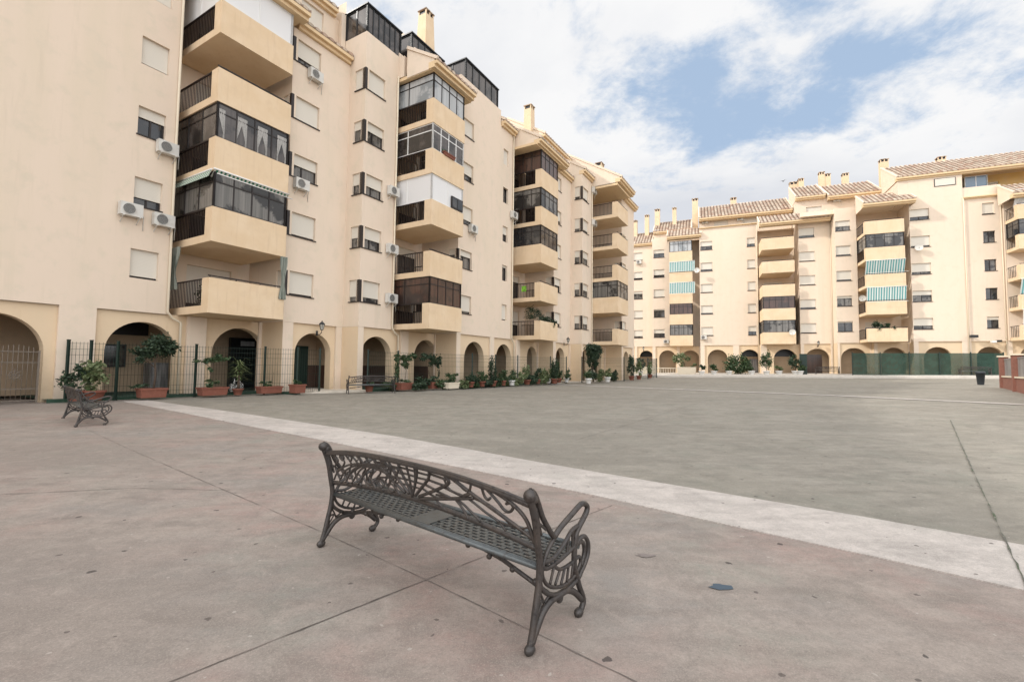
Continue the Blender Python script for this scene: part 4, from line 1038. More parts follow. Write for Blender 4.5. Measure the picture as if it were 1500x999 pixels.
# group near the start of the fence
plant(lx(112, 20.2), 20.2, .08, 'dark bushy plant in red pot, behind the left bench back', ('round', .24, 0, .34, 'terra'), [((0, 0, .75), (.36, .3, .42), 420)], leaf='leafdark', seed=3, size=.11)
plant(lx(139, 20.1), 20.1, .08, 'pale variegated bush in a red pot beside the dark bushy one', ('round', .3, 0, .32, 'terra'), [((0, 0, .8), (.38, .3, .5), 380)], leaf='leafpale', seed=4, size=.12)
plant(lx(223, 20.0), 20.0, .08, 'terracotta trough with flat topped tree, under the arch left of the first balconies', ('box', .42, .22, .34, 'terra'),
      [((0.1, 0, 1.85), (.55, .5, .38), 900), ((-.35, 0, 1.5), (.35, .35, .3), 350), ((.5, 0, 1.75), (.3, .3, .22), 260), ((-.25, 0, .42), (.3, .2, .1), 60)], [([(.05, 0, .3), (.1, .02, .8), (.05, 0, 1.3), (.15, 0, 1.8)], [.035, .03, .03, .02]), ([(.05, 0, 1.1), (-.35, 0, 1.5)], .018)], seed=5, leaf='leafdark', name='potted_plant')
plant(lx(312, 19.7), 19.7, .08, 'terracotta trough with sparse leaning shrub, beneath the first balconies', ('box', .5, .22, .32, 'terra'),
      [((-.35, 0, 1.45), (.35, .2, .14), 150), ((.25, 0, 1.5), (.3, .25, .18), 190), ((-.1, 0, 1.0), (.12, .12, .1), 40), ((-.1, 0, .45), (.3, .2, .18), 110)], [([(-.05, 0, .3), (-.12, 0, .9), (0, 0, 1.4)], .014), ([(-.1, 0, 1.1), (-.5, 0, 1.4)], .01)], seed=6)
def palm(X, Y, lab, H=.55, crown=.85, seed=1, pk=('round', .2, 0, .26, 'terra'), leafm='leafpale'):
    p = LF.w(X, Y); r = empty('potted_plant', (p[0], p[1], zg(p[0], p[1]) + .05), LF.a, lab, 'potted plant', 'plants in pots along the left arches')
    pot(r, *pk); MB().tube([(0, 0, .2), (.02, 0, H), (0, .02, H + .5)], [.06, .05, .04], 8).build('stem', M['bark'], r)
    m = MB(); rnd = random.Random(seed)
    for i in range(120):
        a = rnd.uniform(0, 2 * pi); z = H + rnd.uniform(0, .75); L_ = crown * rnd.uniform(.45, .75) * (1 - .25 * (z - H)); up = rnd.uniform(-.1, .6)
        p0 = (0, 0, z); p1 = (cos(a) * L_ * .5, sin(a) * L_ * .5, z + up * L_); p2 = (cos(a) * L_, sin(a) * L_, z + up * L_ * 1.0 - .1)
        w = .022; q = (-sin(a) * w, cos(a) * w)
        m.quad((p0[0] + q[0], p0[1] + q[1], p0[2]), (p0[0] - q[0], p0[1] - q[1], p0[2]), (p1[0] - q[0], p1[1] - q[1], p1[2]), (p1[0] + q[0], p1[1] + q[1], p1[2]))
        m.quad((p1[0] + q[0], p1[1] + q[1], p1[2]), (p1[0] - q[0], p1[1] - q[1], p1[2]), (p2[0], p2[1], p2[2]), (p2[0], p2[1], p2[2] + .002))
    m.build('foliage', M[leafm], r)
palm(lx(349, 19.6), 19.6, 'yucca with spiky pale leaves in a small red pot before the dark doorway', seed=2)
plant(lx(395, 19.3), 19.3, .08, 'terracotta trough nearly bare, right of the yucca', ('box', .5, .2, .3, 'terra'), [((-.2, 0, .42), (.3, .12, .1), 60)], [([(.1, 0, .25), (.15, 0, .9)], .006)], seed=8)
plant(lx(436, 18.6), 18.6, .08, 'square terracotta pot with low leaves, by the lantern arch gate', ('box', .26, .24, .38, 'terra'), [((0, 0, .45), (.2, .18, .12), 70)], seed=9)
plant(lx(541, 17.4), 17.4, .05, 'small red pot behind the bench near the fence', ('round', .22, 0, .34, 'terra'), [((0, 0, .42), (.18, .15, .12), 60)], seed=10)
plant(lx(592, 17.0), 17.0, .08, 'terracotta trough with pale climber spread over the wall beside the downpipe', ('box', .42, .22, .36, 'terra'),
      [((-.5, .1, 1.0), (.16, .12, .65), 230), ((-.1, .1, 1.65), (.6, .15, .18), 330), ((.3, .1, 1.35), (.4, .14, .25), 200), ((.5, 0, 1.7), (.4, .15, .2), 240), ((0, 0, .45), (.35, .2, .12), 90)],
      [([(-.2, .05, .3), (-.4, .1, 1.), (-.2, .1, 1.6)], .014), ([(.1, .05, .3), (.25, .1, 1.2), (.5, .1, 1.7)], .012)], seed=11)
plant(lx(636, 16.8), 16.8, .08, 'terracotta trough with dense climber hanging over an arch', ('box', .42, .22, .36, 'terra'),
      [((-.6, .1, 1.7), (.5, .15, .22), 320), ((.15, .1, 1.6), (.5, .15, .34), 420), ((.5, .1, 1.2), (.14, .12, .5), 170), ((0, 0, .5), (.4, .2, .16), 160), ((-.9, 0, .35), (.5, .25, .34), 420)],
      [([(.1, .05, .3), (.2, .1, 1.), (.2, .1, 1.6)], .016), ([(-.1, .05, .3), (-.5, .1, 1.2), (-.6, .1, 1.7)], .012)], seed=12, leaf='leafdark')
plant(lx(661, 16.1), 16.1, .08, 'cream trough with spiky green leaves near the fence', ('box', .5, .22, .34, 'cream'), [((0, 0, .62), (.5, .2, .26), 260)], seed=13, leaf='leaf')
specs = [(690, 15.9, 'low dark shrub in terracotta trough, first right of the cream trough', 'terra', 'leafdark'), (706, 15.9, 'round red pot with leafy shrub among the low row', 'terra', 'leaf'),
         (722, 15.8, 'tall twiggy shrub in red pot before the third arch group', 'terra', 'leafdark'), (737, 15.7, 'terracotta pot with grey green shrub near a fence post', 'terra', 'leaf'),
         (750, 15.5, 'white pot with upright green plant beside a fence post', 'white', 'leaf'), (772, 15.4, 'yellowish shrub in pot under the third balconies', 'terra', 'leafpale'),
         (788, 15.3, 'dark shrub in pot under the third balconies', 'terra', 'leafdark'), (803, 15.1, 'pale leafy shrub in white pot near the fence end', 'white', 'leafpale'),
         (818, 14.9, 'green shrub with thin stems beside the small arch', 'terra', 'leaf'), (830, 14.7, 'white pot with small plant at the end of the middle fence', 'white', 'leaf')]
for i, (px, Y, lab, pm, lf) in enumerate(specs):
    h = (.4, .45, 1.5, .45, .55, 1.0, .7, .6, 1.1, .45)[i]
    plant(lx(px, Y), Y, .1, lab, ('round', .2 + .03 * (i % 3), 0, .32, pm), [((0, 0, .4 + h * .4), (.32, .28, .2 + h * .38), int(200 + 170 * h)), ((.35, 0, .35), (.35, .2, .22), 160)],
          [([(0, 0, .3), (.05, 0, .4 + h * .4)], .012)], seed=20 + i, leaf=lf, size=.1)
plant(lx(869, 12.9), 12.9, .1, 'dense dark green tree with heart shaped crown by the far arches', None,
      [((.1, 0, 2.45), (.85, .55, .5), 1300), ((-.1, 0, 1.95), (.62, .5, .5), 800), ((-.1, 0, 1.2), (.36, .35, .5), 380), ((-.3, 0, .5), (.45, .4, .35), 260)],
      [([(0, 0, 0), (-.1, 0, .9), (0, 0, 2.2)], [.07, .06, .03])], leaf='leafdark', cat='tree', name='tree', seed=41, group=None, size=.13)
for i, (px, Y, lab, lf, h) in enumerate(((862, 12.2, 'white pot at the foot of the heart shaped tree', 'leaf', .35), (890, 12.0, 'second white pot right of the heart shaped tree', 'leafpale', .4), (812, 14.4, 'slender plant with blossom by the lantern at the block end', 'leafdark', 1.2),
                                     (925, 11.3, 'slender dark shrub in pot at the far fence', 'leafdark', 1.6), (936, 11.2, 'pale shrub in pot at the far fence', 'leafpale', .9), (952, 11.4, 'whitish flowering shrub in pot at the very end of the fence', 'leafpale', .9))):
    plant(lx(px, Y), Y, .1, lab, ('round', .24, 0, .36, 'white' if i < 2 else 'terra'), [((0, 0, .45 + h * .5), (.34, .3, .15 + h * .5), int(150 + 250 * h))], [([(0, 0, .3), (0, 0, .4 + h * .5)], .014)], seed=50 + i, leaf=lf, size=.12)
rnd = random.Random(99)
for i, (px, lab) in enumerate(((571, 'low dark bush squeezed against a fence post by the bench'), (613, 'dense low bush between two climber troughs'), (648, 'low leafy bush right of the second climber trough'), (681, 'spreading low bush before the first dark shrub'), (697, 'low spreading bush among the red pots'), (713, 'thick low bush before a fence panel of the middle arches'), (729, 'leafy low bush with pale tips near the arches'), (744, 'low dark bush left of the white upright pot'), (762, 'tangled yellow green bush under the third balconies'), (780, 'taller tangled bush under the third balconies'), (796, 'loose pale bush under the third balconies'), (810, 'loose dark bush by the last posts of the middle fence'), (880, 'round grey green bush right of the heart shaped tree'), (899, 'spiky grey bush before the last fence panels'))):
    Y = LF.at(px, 560, 1)[0]; Y = 17.6 if px < 600 else (16.5 if px < 665 else (15.9 if px < 755 else (15.2 if px < 840 else 12.6)))
    h = rnd.uniform(.25, .5) if px < 755 else rnd.uniform(.5, .95)
    plant(lx(px, Y), Y + rnd.uniform(-.1, .2), .1, lab, None, [((0, 0, h * .5), (.55, .35, h * .6), int(300 + 260 * h)), ((.3, 0, h * .9), (.3, .2, h * .35), 120)], [([(0, 0, 0), (0, 0, h * .6)], .015)], seed=120 + i, leaf=('leaf', 'leafdark', 'leaf', 'leafpale')[i % 4] if px < 755 else ('leafpale', 'leafdark')[i % 2], cat='bush', name='bush', group='low bushes along the left fence', size=.11)
# plants on the balconies
plant(9.75, 19.9, 0, 'leafy plant behind the side railing of the lowest left balcony', ('round', .2, 0, .3, 'terra'), [((0, .3, .55), (.25, .8, .4), 420)], seed=61, leaf='leafdark', zabs=zbal(1)[0] + .22, group='plants on balconies')
plant(30.9, 15.1, 0, 'trailing plants along the parapet of the lowest third balcony', None, [((0, 0, .05), (1.5, .12, .2), 600), ((-.9, .8, .5), (.5, .8, .5), 500), ((.9, 0, -.2), (.5, .12, .25), 200)], [([(0, .05, .0), (0, .05, .1)], .01)], seed=62, leaf='leafdark', zabs=zbal(1)[1] + .1, group='plants on balconies')
plant(20.0, 16.1, 0, 'red flower boxes with trailing plants on the fourth storey parapet of the second balconies', ('box', .5, .12, .2, 'terra'), [((0, 0, .25), (.45, .12, .1), 90)], seed=63, leaf='leaf', zabs=zbal(4)[1] + .0, group='plants on balconies')
for i, (X, zz, lab) in enumerate(((17.0, 0, 'dark leafy plant behind the lowest far right balcony parapet, left one'), (18.1, 0, 'dark leafy plant behind the lowest far right balcony parapet, right one'))):
    plant(X, 58.0, 0, lab, ('round', .25, 0, .4, 'terra'), [((0, 0, .95), (.45, .3, .5), 260)], fr=RF, seed=70 + i, leaf='leafdark', zabs=zbal(1, O)[0] + .5, group='plants on balconies', size=.18)
o = MB().box(-.2, .2, -.02, .02, 0, .42).build('cloth', M['greencloth']); o.location = LF.w(29.5, 16.4, zbal(2)[0] + .75); o.rotation_euler = (0, 0, LF.a + pi / 2)
tag(o, 'bright green cloth on the railing of the second storey third balcony', 'cloth')
o.name = 'laundry_cloth'
# plants and things before the far block
def rx(px, Y, py=548): return RF.at(px, py, Y)[0]
def rplant(px, Y, lab, **k): 
    return plant(rx(px, Y), Y, .2, lab, fr=RF, group='plants before the far block', **k)
rplant(1081, 60.5, 'large dense green bush before the far arches', potkind=None, blobs=[((0, 0, 1.1), (1.25, .7, 1.0), 1500)], stems=[([(0, 0, 0), (0, 0, .8)], .06)], cat='bush', name='bush', seed=81, size=.2)
rplant(1006, 60.5, 'pale bush growing behind the cream trough at the far arches', potkind=('box', 1.1, .4, .9, 'cream'), blobs=[((-.6, 0, 1.9), (.8, .5, .75), 420), ((.8, 0, 1.1), (.5, .3, .2), 120)], stems=[([(0, 0, .6), (-.5, 0, 1.7)], .04)], leaf='leafpale', seed=82, size=.2)
for i, (px, lab, h, lf) in enumerate(((1008 - 70, 'leafy shrub before the leftmost far arch', 1.6, 'leafdark'), (1028, 'small dark pot with low plant between two far arches', .5, 'leafdark'), (1046, 'low green plant before the second far arch', .7, 'leaf'), (1068, 'small red flowered pot left of the large bush', .5, 'leaf'),
                                      (1101, 'white pot with low leaves right of the large bush', .4, 'leaf'), (1123, 'slim clipped tree in white pot between two far arches', 2.1, 'leaf'), (1141, 'white pot with low leaves before the glazed balconies', .4, 'leafpale'),
                                      (1165, 'small dark tree in pot left of the green gate', 1.7, 'leafdark'), (1172, 'white pot with small plant at the green gate', .5, 'leaf'))):
    rplant(px, 60.0 - i * .15, lab, potkind=('round', .35, 0, .42, 'white'), blobs=[((0, 0, .45 + h * .55), (.4 + .1 * h, .3, .15 + h * .35), int(120 + 160 * h))], stems=[([(0, 0, .3), (0, 0, .4 + h * .6)], .03)], seed=90 + i, leaf=lf, size=.17)
m = MB(); p = RF.w(rx(1177, 59.3), 59.3); m.box(-.35, .35, -.04, .04, 0, 2.3); o = m.build('green_gate', M['fence']); o.location = (p[0], p[1], zg(p[0], p[1]) + .2); o.rotation_euler = (0, 0, RF.a)
tag(o, 'solid dark green gate leaf standing open before the far entrance', 'gate')
# little cream wall and bollard-like planter at the end of the left block
p = RF.w(-8.6, 62); r = empty('low_wall', (p[0], p[1], zg(p[0], p[1]) + .1), RF.a, 'low cream garden wall before the leftmost far arches', 'wall')
box_ob('wall_block', M['cream'], r, 0, 3.2, 0, .25, 0, 1.1)
for i in range(9): MB().box(3.3 + i * .3, 3.36 + i * .3, .05, .15, 0, .9).build('baluster', M['cream'], r)
box_ob('coping', M['cream'], r, 3.2, 6.1, .0, .25, .901, 1.0)
# things inside the far arches
box_ob('entrance_door', M['brownglass'], RW, 11.7, 13.3, 63.8, 63.88, .5, 3.2)
box_ob('doorway', M['brown'], RW, 28.3, 29.7, 60.2, 60.3, .6, 3.2)
box_ob('roller_door', M['brown'], RW, 25.0, 27.0, 60.2, 60.3, .6, 3.3)
box_ob('doorway', M['panel'], RW, 5.9, 6.8, 66.0, 66.1, .5, 2.7)
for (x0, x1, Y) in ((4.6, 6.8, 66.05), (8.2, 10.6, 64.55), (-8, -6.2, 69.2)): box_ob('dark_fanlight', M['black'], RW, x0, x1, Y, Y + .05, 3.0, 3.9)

# ================================================================== brick kiosk wall at the right edge
kp = (27.3, 25.7); kz = zg(*kp) + .05
kd = radians(-131)
K = empty('brick_kiosk', (kp[0], kp[1], kz), kd, 'small red brick kiosk with panels and tiled roof, cut by the right edge', 'kiosk')
H = 1.65
for i in range(6):
    x = i * 4.2
    pl_ = MB().box(x - .02, x + .32, -.05, .3, -.3, H); pl_ = pl_.build('pillar', M['brick'], K)
    box_ob('cap', M['cream'], pl_, x - .08, x + .38, -.11, .36, H, H + .08)
    if i < 5:
        bw = box_ob('base_wall', M['brick'], K, x + .321, x + 4.179, .05, .25, -.3, .55); box_ob('coping', M['cream'], bw, x + .321, x + 4.179, 0, .3, .551, .62)
        pn = MB()
        for j in range(34): pn.box(x + .35 + j * .112, x + .43 + j * .112, .14, .18, .63, H - .1)
        pn.box(x + .321, x + 4.179, .12, .2, H - .16, H - .1)
        pn.build('slat_panel', M['panel'], K)
box_ob('inner_wall', M['yellow'], K, .8, 11, 1.6, 1.8, -.3, 2.35)
box_ob('inner_wall', M['yellow'], K, .8, 1.0, 1.8, 6, -.3, 2.35)
rk = MB()
for i in range(60):
    x = .6 + i * .18; rk.tube([(x, 1.3, 2.4), (x, 2.3, 2.75)], .09, 6)
rk.box(.5, 11.2, 1.4, 2.4, 2.28, 2.36)
rk.build('tiled_roof', M['orange'], K)
p = (31.6 * 0 + 30.9, 30.2); p = (30.3, 29.2)
o = empty('litter_bin', (p[0] - .55, p[1], zg(*p)), 0, 'dark plastic litter bin left of the red brick kiosk', 'litter bin')
MB().lathe((0, 0, 0), [(.16, 0), (.22, .68), (.25, .69), (.25, .76)], 20).build('bin_body', M['bin'], o); MB().lathe((0, 0, 0), [(.25, .761), (.24, .8), (.12, .84), (.001, .85)], 20).build('lid', M['bin'], o)

# ================================================================== child's bicycle behind the fence
bp_ = LF.w(lx(352, 20.4), 20.7)
B = empty('child_bicycle', (bp_[0], bp_[1], .2), LF.a + .5, 'small child bicycle with white wheels behind the yucca', 'bicycle')
for x in (-.32, .32):
    w = MB(); w.tube([(x + .2 * cos(t * pi / 10), 0, .21 + .2 * sin(t * pi / 10)) for t in range(21)], .022, 6, cap=False); wo = w.build('wheel', M['black'], B)
    s = MB(); s.tube([(x + .17 * cos(t * pi / 10), 0, .21 + .17 * sin(t * pi / 10)) for t in range(21)], .012, 5, cap=False)
    for t in range(8): s.bar((x, 0, .21), (x + .165 * cos(t * pi / 4), 0, .21 + .165 * sin(t * pi / 4)), .012)
    s.build('rim', M['white'], wo)
MB().tube([(-.32, 0, .21), (-.05, 0, .2), (.22, 0, .5), (-.14, 0, .48), (-.32, 0, .21)], .018, 6).tube([(-.05, 0, .2), (-.16, 0, .6)], .016, 6).tube([(.32, 0, .21), (.2, 0, .62)], .016, 6).build('frame', M['white'], B)
MB().ball((-.17, 0, .62), .1, 10, (1, .6, .35)).build('saddle', M['black'], B)
MB().tube([(.2, -.2, .68), (.2, 0, .62), (.2, .2, .68)], .014, 6).build('handlebar', M['black'], B)

# ================================================================== bird
pr = ray(1147, 266); s = 60.
r = empty('bird', (pr[0] * s, pr[1] * s, EYE + pr[2] * s), .6, 'small dark bird flying in the sky above the far roofs', 'bird')
m = MB(); m.tube([(-.22, 0, 0), (-.1, 0, .01), (0, 0, .02), (.12, 0, .02), (.2, 0, .03)], [.01, .045, .06, .04, .008], 8)
for sg in (-1, 1):
    m.quad((-.06, sg * .03, .02), (.08, sg * .03, .02), (.03, sg * .3, .16), (-.04, sg * .28, .15)); m.quad((-.04, sg * .28, .15), (.03, sg * .3, .16), (-.08, sg * .55, .05), (-.1, sg * .5, .05))
m.quad((-.2, -.02, 0), (-.2, .02, 0), (-.36, .06, 0), (-.36, -.06, 0))
m.build('body', M['black'], r)

# ================================================================== cast-iron bench
def catmull(P, n=6):
    out = []
    for i in range(len(P) - 1):
        p0 = P[max(i - 1, 0)]; p1 = P[i]; p2 = P[i + 1]; p3 = P[min(i + 2, len(P) - 1)]
        for k in range(n):
            t = k / n
            out.append(tuple(.5 * (2 * p1[j] + (p2[j] - p0[j]) * t + (2 * p0[j] - 5 * p1[j] + 4 * p2[j] - p3[j]) * t * t + (3 * p1[j] - p0[j] - 3 * p2[j] + p3[j]) * t ** 3) for j in range(len(p1))))
    out.append(tuple(P[-1])); return out
BL = 2.16
def back_d(z):
    T = [(.36, .085), (.43, .084), (.526, .067), (.65, .045), (.75, .018), (.86, -.02)]
    for (a, b), (c, d) in zip(T[:-1], T[1:]):
        if z <= c: return b + (d - b) * max(0, (z - a)) / (c - a)
    return -.03
def frame_part(x):
    """side frame in the (d,z) plane at length coordinate x"""
    m = MB()
    def cur(P, r, n=5, k=7):
        Q = catmull(P, n); 
        if isinstance(r, (tuple, list)): R = [r[0] + (r[1] - r[0]) * i / (len(Q) - 1) for i in range(len(Q))]
        else: R = r
        m.tube([(x, d, z) for d, z in Q], R, k)
    cur([(-.018, .82), (.02, .73), (.045, .65), (.067, .53), (.084, .43), (.078, .34), (.066, .277), (.047, .198), (.024, .103), (0, .03)], (.021, .019))          # rear post
    cur([(-.01, .84), (.03, .815), (.065, .755), (.101, .682), (.15, .615), (.205, .55), (.223, .54)], .0165)
    cur([(.223, .54), (.285, .575), (.408, .622), (.49, .652), (.53, .655), (.575, .635), (.575, .6), (.53, .56), (.475, .52), (.45, .489), (.437, .43), (.43, .369), (.434, .30), (.455, .255), (.487, .178), (.525, .11), (.535, .06), (.49, .015)], (.0165, .018))
    cur([(.012, .05), (.05, .1), (.108, .165), (.177, .198), (.258, .2), (.364, .195), (.45, .145), (.51, .09)], (.022, .019))
    cur([(.04, .74), (.06, .69), (.073, .642), (.094, .584)], .009); cur([(.069, .652), (.135, .602)], .008)
    cur([(.223, .535), (.171, .496), (.13, .45), (.113, .405), (.164, .387), (.269, .393), (.352, .408), (.45, .428), (.52, .428), (.545, .39), (.543, .345), (.51, .29)], .013)
    cur([(.113, .43), (.19, .42), (.26, .44), (.333, .479), (.399, .523), (.469, .536)], .013)
    cur([(.35, .405), (.36, .45), (.37, .5)], .009); cur([(.41, .41), (.412, .46), (.41, .52)], .009)
    cur([(.44, .43), (.50, .455), (.553, .450), (.592, .40), (.588, .335), (.55, .285), (.512, .255), (.476, .226), (.374, .206), (.268, .207), (.176, .24), (.106, .29), (.085, .33)], .0145)
    cur([(.2, .39), (.27, .345), (.334, .335), (.411, .339), (.485, .35), (.502, .31), (.463, .268), (.434, .255), (.393, .243), (.315, .238), (.221, .262), (.149, .302), (.11, .36), (.105, .40)], .011)
    for a, b in (((.23, .27), (.285, .345)), ((.29, .25), (.33, .335)), ((.35, .245), (.37, .335)), ((.40, .25), (.42, .335)), ((.18, .29), (.22, .38))): cur([a, b], .008)
    cur([(.075, .30), (.105, .25), (.125, .2), (.11, .17)], .007); cur([(.058, .22), (.095, .235), (.13, .215), (.17, .235)], .007); cur([(.05, .16), (.08, .19), (.11, .24)], .006)
    cur([(.034, .1), (.062, .16), (.065, .2)], .006)
    m.ball((x, -.012, .812), .036, 12, (1.0, 1, 1)); m.ball((x, .014, .79), .03, 10)
    m.ball((x, .275, .185), .028, 10, (.7, 1, 1.1))
    m.ball((x, .0, .022), .03, 10, (.9, 1.25, .95)); m.ball((x, .485, .022), .03, 10, (.9, 1.2, .95))
    return m
def ztop(x):
    t = x / BL; return .752 + .078 * (1 - abs(2 * t - 1) ** 2.6)
def zbot(x):
    t = x / BL; return .505 + .075 * (1 - abs(2 * t - 1) ** 2)
def bench(loc, rz, lab, detail=True):
    r = empty('cast_iron_bench', loc, rz, lab, 'bench', 'cast iron benches on the plaza')
    for x in (0, BL): frame_part(x).build('side_frame', M['iron'], r)
    m = MB()
    def back(P, rad, n=5, k=6, mir=False):
        Q = catmull(P, n) if len(P) > 2 else [tuple(P[0][j] + (P[1][j] - P[0][j]) * i / 4 for j in range(2)) for i in range(5)]
        m.tube([(x, back_d(z), z) for x, z in Q], rad * .88, k)
    N = 40
    m.tube([(BL * i / N, back_d(ztop(BL * i / N)), ztop(BL * i / N)) for i in range(N + 1)], .019, 8)
    m.tube([(BL * i / N, back_d(ztop(BL * i / N)) - .006, ztop(BL * i / N) + .013) for i in range(N + 1)], .011, 6)
    m.tube([(BL * i / N, back_d(zbot(BL * i / N)) + .012, zbot(BL * i / N)) for i in range(N + 1)], .015, 8)
    m.tube([(BL * i / N, back_d(zbot(BL * i / N)) + .03, zbot(BL * i / N) - .015) for i in range(N + 1)], .012, 6)
    def X(x): return 1.06 + (x - .95) * (1.06 / .95)     # measured half scaled to the middle
    right = [([(.95, .60), (.869, .761), (.851, .815)], .011), ([(.92, .61), (.858, .67), (.762, .761), (.739, .811)], .013), ([(.88, .615), (.758, .671), (.644, .729), (.584, .77), (.602, .81)], .014),
        ([(.88, .60), (.735, .63), (.551, .672), (.401, .709)], .014), ([(.65, .825), (.56, .807), (.42, .736), (.212, .645), (.078, .588), (.03, .565)], .013),
        ([(.62, .785), (.588, .72), (.458, .697), (.333, .638), (.245, .605), (.2, .56)], .009), ([(.72, .66), (.545, .664), (.442, .614), (.38, .57)], .009),
        ([(.53, .813), (.47, .751), (.43, .75), (.409, .785)], .010), ([(.327, .789), (.32, .74), (.299, .722), (.277, .738)], .010),
        ([(.29, .785), (.225, .721), (.196, .688), (.162, .681), (.131, .712), (.142, .738), (.175, .726)], .010), ([(.34, .795), (.234, .782), (.126, .732), (.064, .674), (.035, .60), (.02, .54)], .013),
        ([(.861, .786), (.761, .784)], .008), ([(.874, .746), (.779, .749)], .008), ([(.89, .71), (.815, .71)], .008), ([(.905, .672), (.855, .672)], .007),
        ([(.737, .797), (.602, .785)], .009), ([(.772, .751), (.625, .738)], .009), ([(.815, .713), (.70, .69)], .009), ([(.85, .68), (.79, .66)], .008),
        ([(.72, .688), (.60, .668)], .009), ([(.647, .729), (.5, .70)], .009), ([(.80, .655), (.70, .637)], .008), ([(.48, .705), (.42, .735)], .014),
        ([(.56, .67), (.5, .61), (.47, .56)], .009), ([(.73, .63), (.68, .585), (.64, .57)], .009), ([(.40, .709), (.30, .69), (.212, .645), (.15, .6)], .010), ([(.245, .605), (.12, .60), (.05, .62)], .007)]
    for P, rad in right: back([(X(a), b) for a, b in P], rad)
    for P, rad in right[11:20]: back([(2.12 - X(a), b) for a, b in P], rad)
    for xx in (1.005, 1.06, 1.115): back([(1.06, .60), ((1.06 + xx) / 2 + (xx - 1.06) * .6, .72), (1.06 + (xx - 1.06) * 1.6, .815)], .010)
    for z in (.672, .71, .75, .788):
        h = .03 + (z - .66) * .52; back([(1.06 - h, z), (1.06 + h, z + .004)], .0085)
    left = [([(.95, .60), (.88, .76), (.87, .815)], .011), ([(.92, .61), (.83, .70), (.77, .8)], .012), ([(.88, .61), (.74, .69), (.64, .79)], .012)]
    for P, rad in left: back([(2.12 - X(a), b) for a, b in P], rad)
    # scrolling net of the left half
    for i in range(5):
        a = .12 + i * .085
        back([(2.12 - .02 - i * .09, .54 + i * .005), (2.12 - .10 - i * .12, .62 + i * .025), (2.12 - .28 - i * .13, .70 + i * .018), (2.12 - .55 - i * .1, .745 + .012 * i - .03 * (i == 4)), (1.22 + .03 * i, .70 - i * .018)], .0095)
    for i in range(9):
        x0 = 1.20 + i * .098
        back([(x0, zbot(x0)), (x0 + .05 + .01 * (i % 3), .65), (x0 + .0, .72), (x0 + .07, ztop(x0) - .01)], .009)
    for i in range(7):
        x0 = 1.28 + i * .12; z = .775 - .012 * (i % 2)
        back([(x0 + .05, ztop(x0) - .01), (x0, z), (x0 + .03, z - .035), (x0 + .065, z - .012), (x0 + .04, z + .0)], .0085)
    for i in range(6):
        x0 = 1.24 + i * .14
        back([(x0, .615), (x0 + .05, .645), (x0 + .09, .615), (x0 + .05, .59), (x0, .615)], .008)
    m.build('backrest', M['iron'], r)
    # perforated seat with solid middle panel
    s = MB(); d0, d1, zs = .10, .47, .402
    def zz(d): return zs + .012 * ((d - .28) / .19) ** 2 * (1 if d > .28 else -.3)
    s.tube([(0, d0, zs), (BL, d0, zs)], .017, 8); s.tube([(0, d0 + .018, zs + .004), (BL, d0 + .018, zs + .004)], .013, 6); s.tube([(0, d1 + .01, zs + .01), (BL, d1 + .01, zs + .01)], .018, 8)
    rows = 9; pitch = (d1 - d0 - .03) / rows
    for i in range(rows + 1):
        d = d0 + .025 + i * pitch; s.box(.0, BL, d - .0065, d + .0065, zz(d) - .006, zz(d) + .006)
    for i in range(rows):
        d = d0 + .025 + i * pitch; x = .03 + (.035 if i % 2 else 0)
        while x < BL - .02:
            if abs(x - BL / 2) > .1:
                s.quad((x - .014, d + .004, zz(d) + .005), (x + .014, d + .004, zz(d) + .005), (x + .014, d + pitch - .004, zz(d) + .005), (x - .014, d + pitch - .004, zz(d) + .005))
                s.quad((x - .014, d + .004, zz(d) - .005), (x + .014, d + .004, zz(d) - .005), (x + .014, d + pitch - .004, zz(d) - .005), (x - .014, d + pitch - .004, zz(d) - .005))
                s.quad((x - .014, d + .004, zz(d) - .005), (x - .014, d + .004, zz(d) + .005), (x - .014, d + pitch - .004, zz(d) + .005), (x - .014, d + pitch - .004, zz(d) - .005))
            x += .07
    s.box(BL / 2 - .1, BL / 2 + .1, d0 + .02, d1, zs + .0065, zs + .0095)
    so = s.build('seat', M['seatiron'], r)
    t = MB()
    t.tube([(0.02, .19, .235), (.4, .24, .30), (.8, .26, .345), (1.08, .27, .352), (1.36, .26, .345), (1.76, .24, .30), (BL - .02, .19, .235)], .014, 7)
    for x in (.12, .3, .5, .7, 1.46, 1.66, 1.86, 2.04): t.ball((x, .2 + .1 * min(x, BL - x) * .55, .25 + .09 * min(x, BL - x)), .019, 8)
    t.box(1.0, 1.16, d0 + .03, d1 - .02, .375, .39)
    t.build('stretcher', M['iron'], r)
    return r
bang = math.atan2(.63927, -.76898)      # local +X runs from the right post to the left post
def bench_tf(loc, ang, lab):
    # local d axis must point away from the camera: mirror by building along -X from the left post
    b = bench(loc, ang, lab)
    for ch in b.children:
        me = ch.data
        for v in me.vertices: v.co.x = BL - v.co.x
        me.flip_normals()
    return b
L0 = (-1.55, 3.86)
big = bench_tf((L0[0], L0[1], zg(-.7, 3.2) - .006), bang + pi, 'large foreground bench with openwork butterfly back, seen from behind')
b2 = copy_tree(big); b2.location = (-11.34, 11.72, zg(-10.3, 10.9) - .01); b2['label'] = 'bench at far left in front of the potted bushes'
b2.rotation_euler = (0, 0, math.atan2(10.02 - 11.72, 11.34 - 9.34)); b2.scale = (1, 1, 1)
b3 = copy_tree(big); p3 = (-7.55, 21.4); b3.location = (p3[0], p3[1], zg(*p3)); b3.rotation_euler = (0, 0, math.atan2(1.0, 1.75)); b3['label'] = 'bench close to the green wire fence before the middle arches'
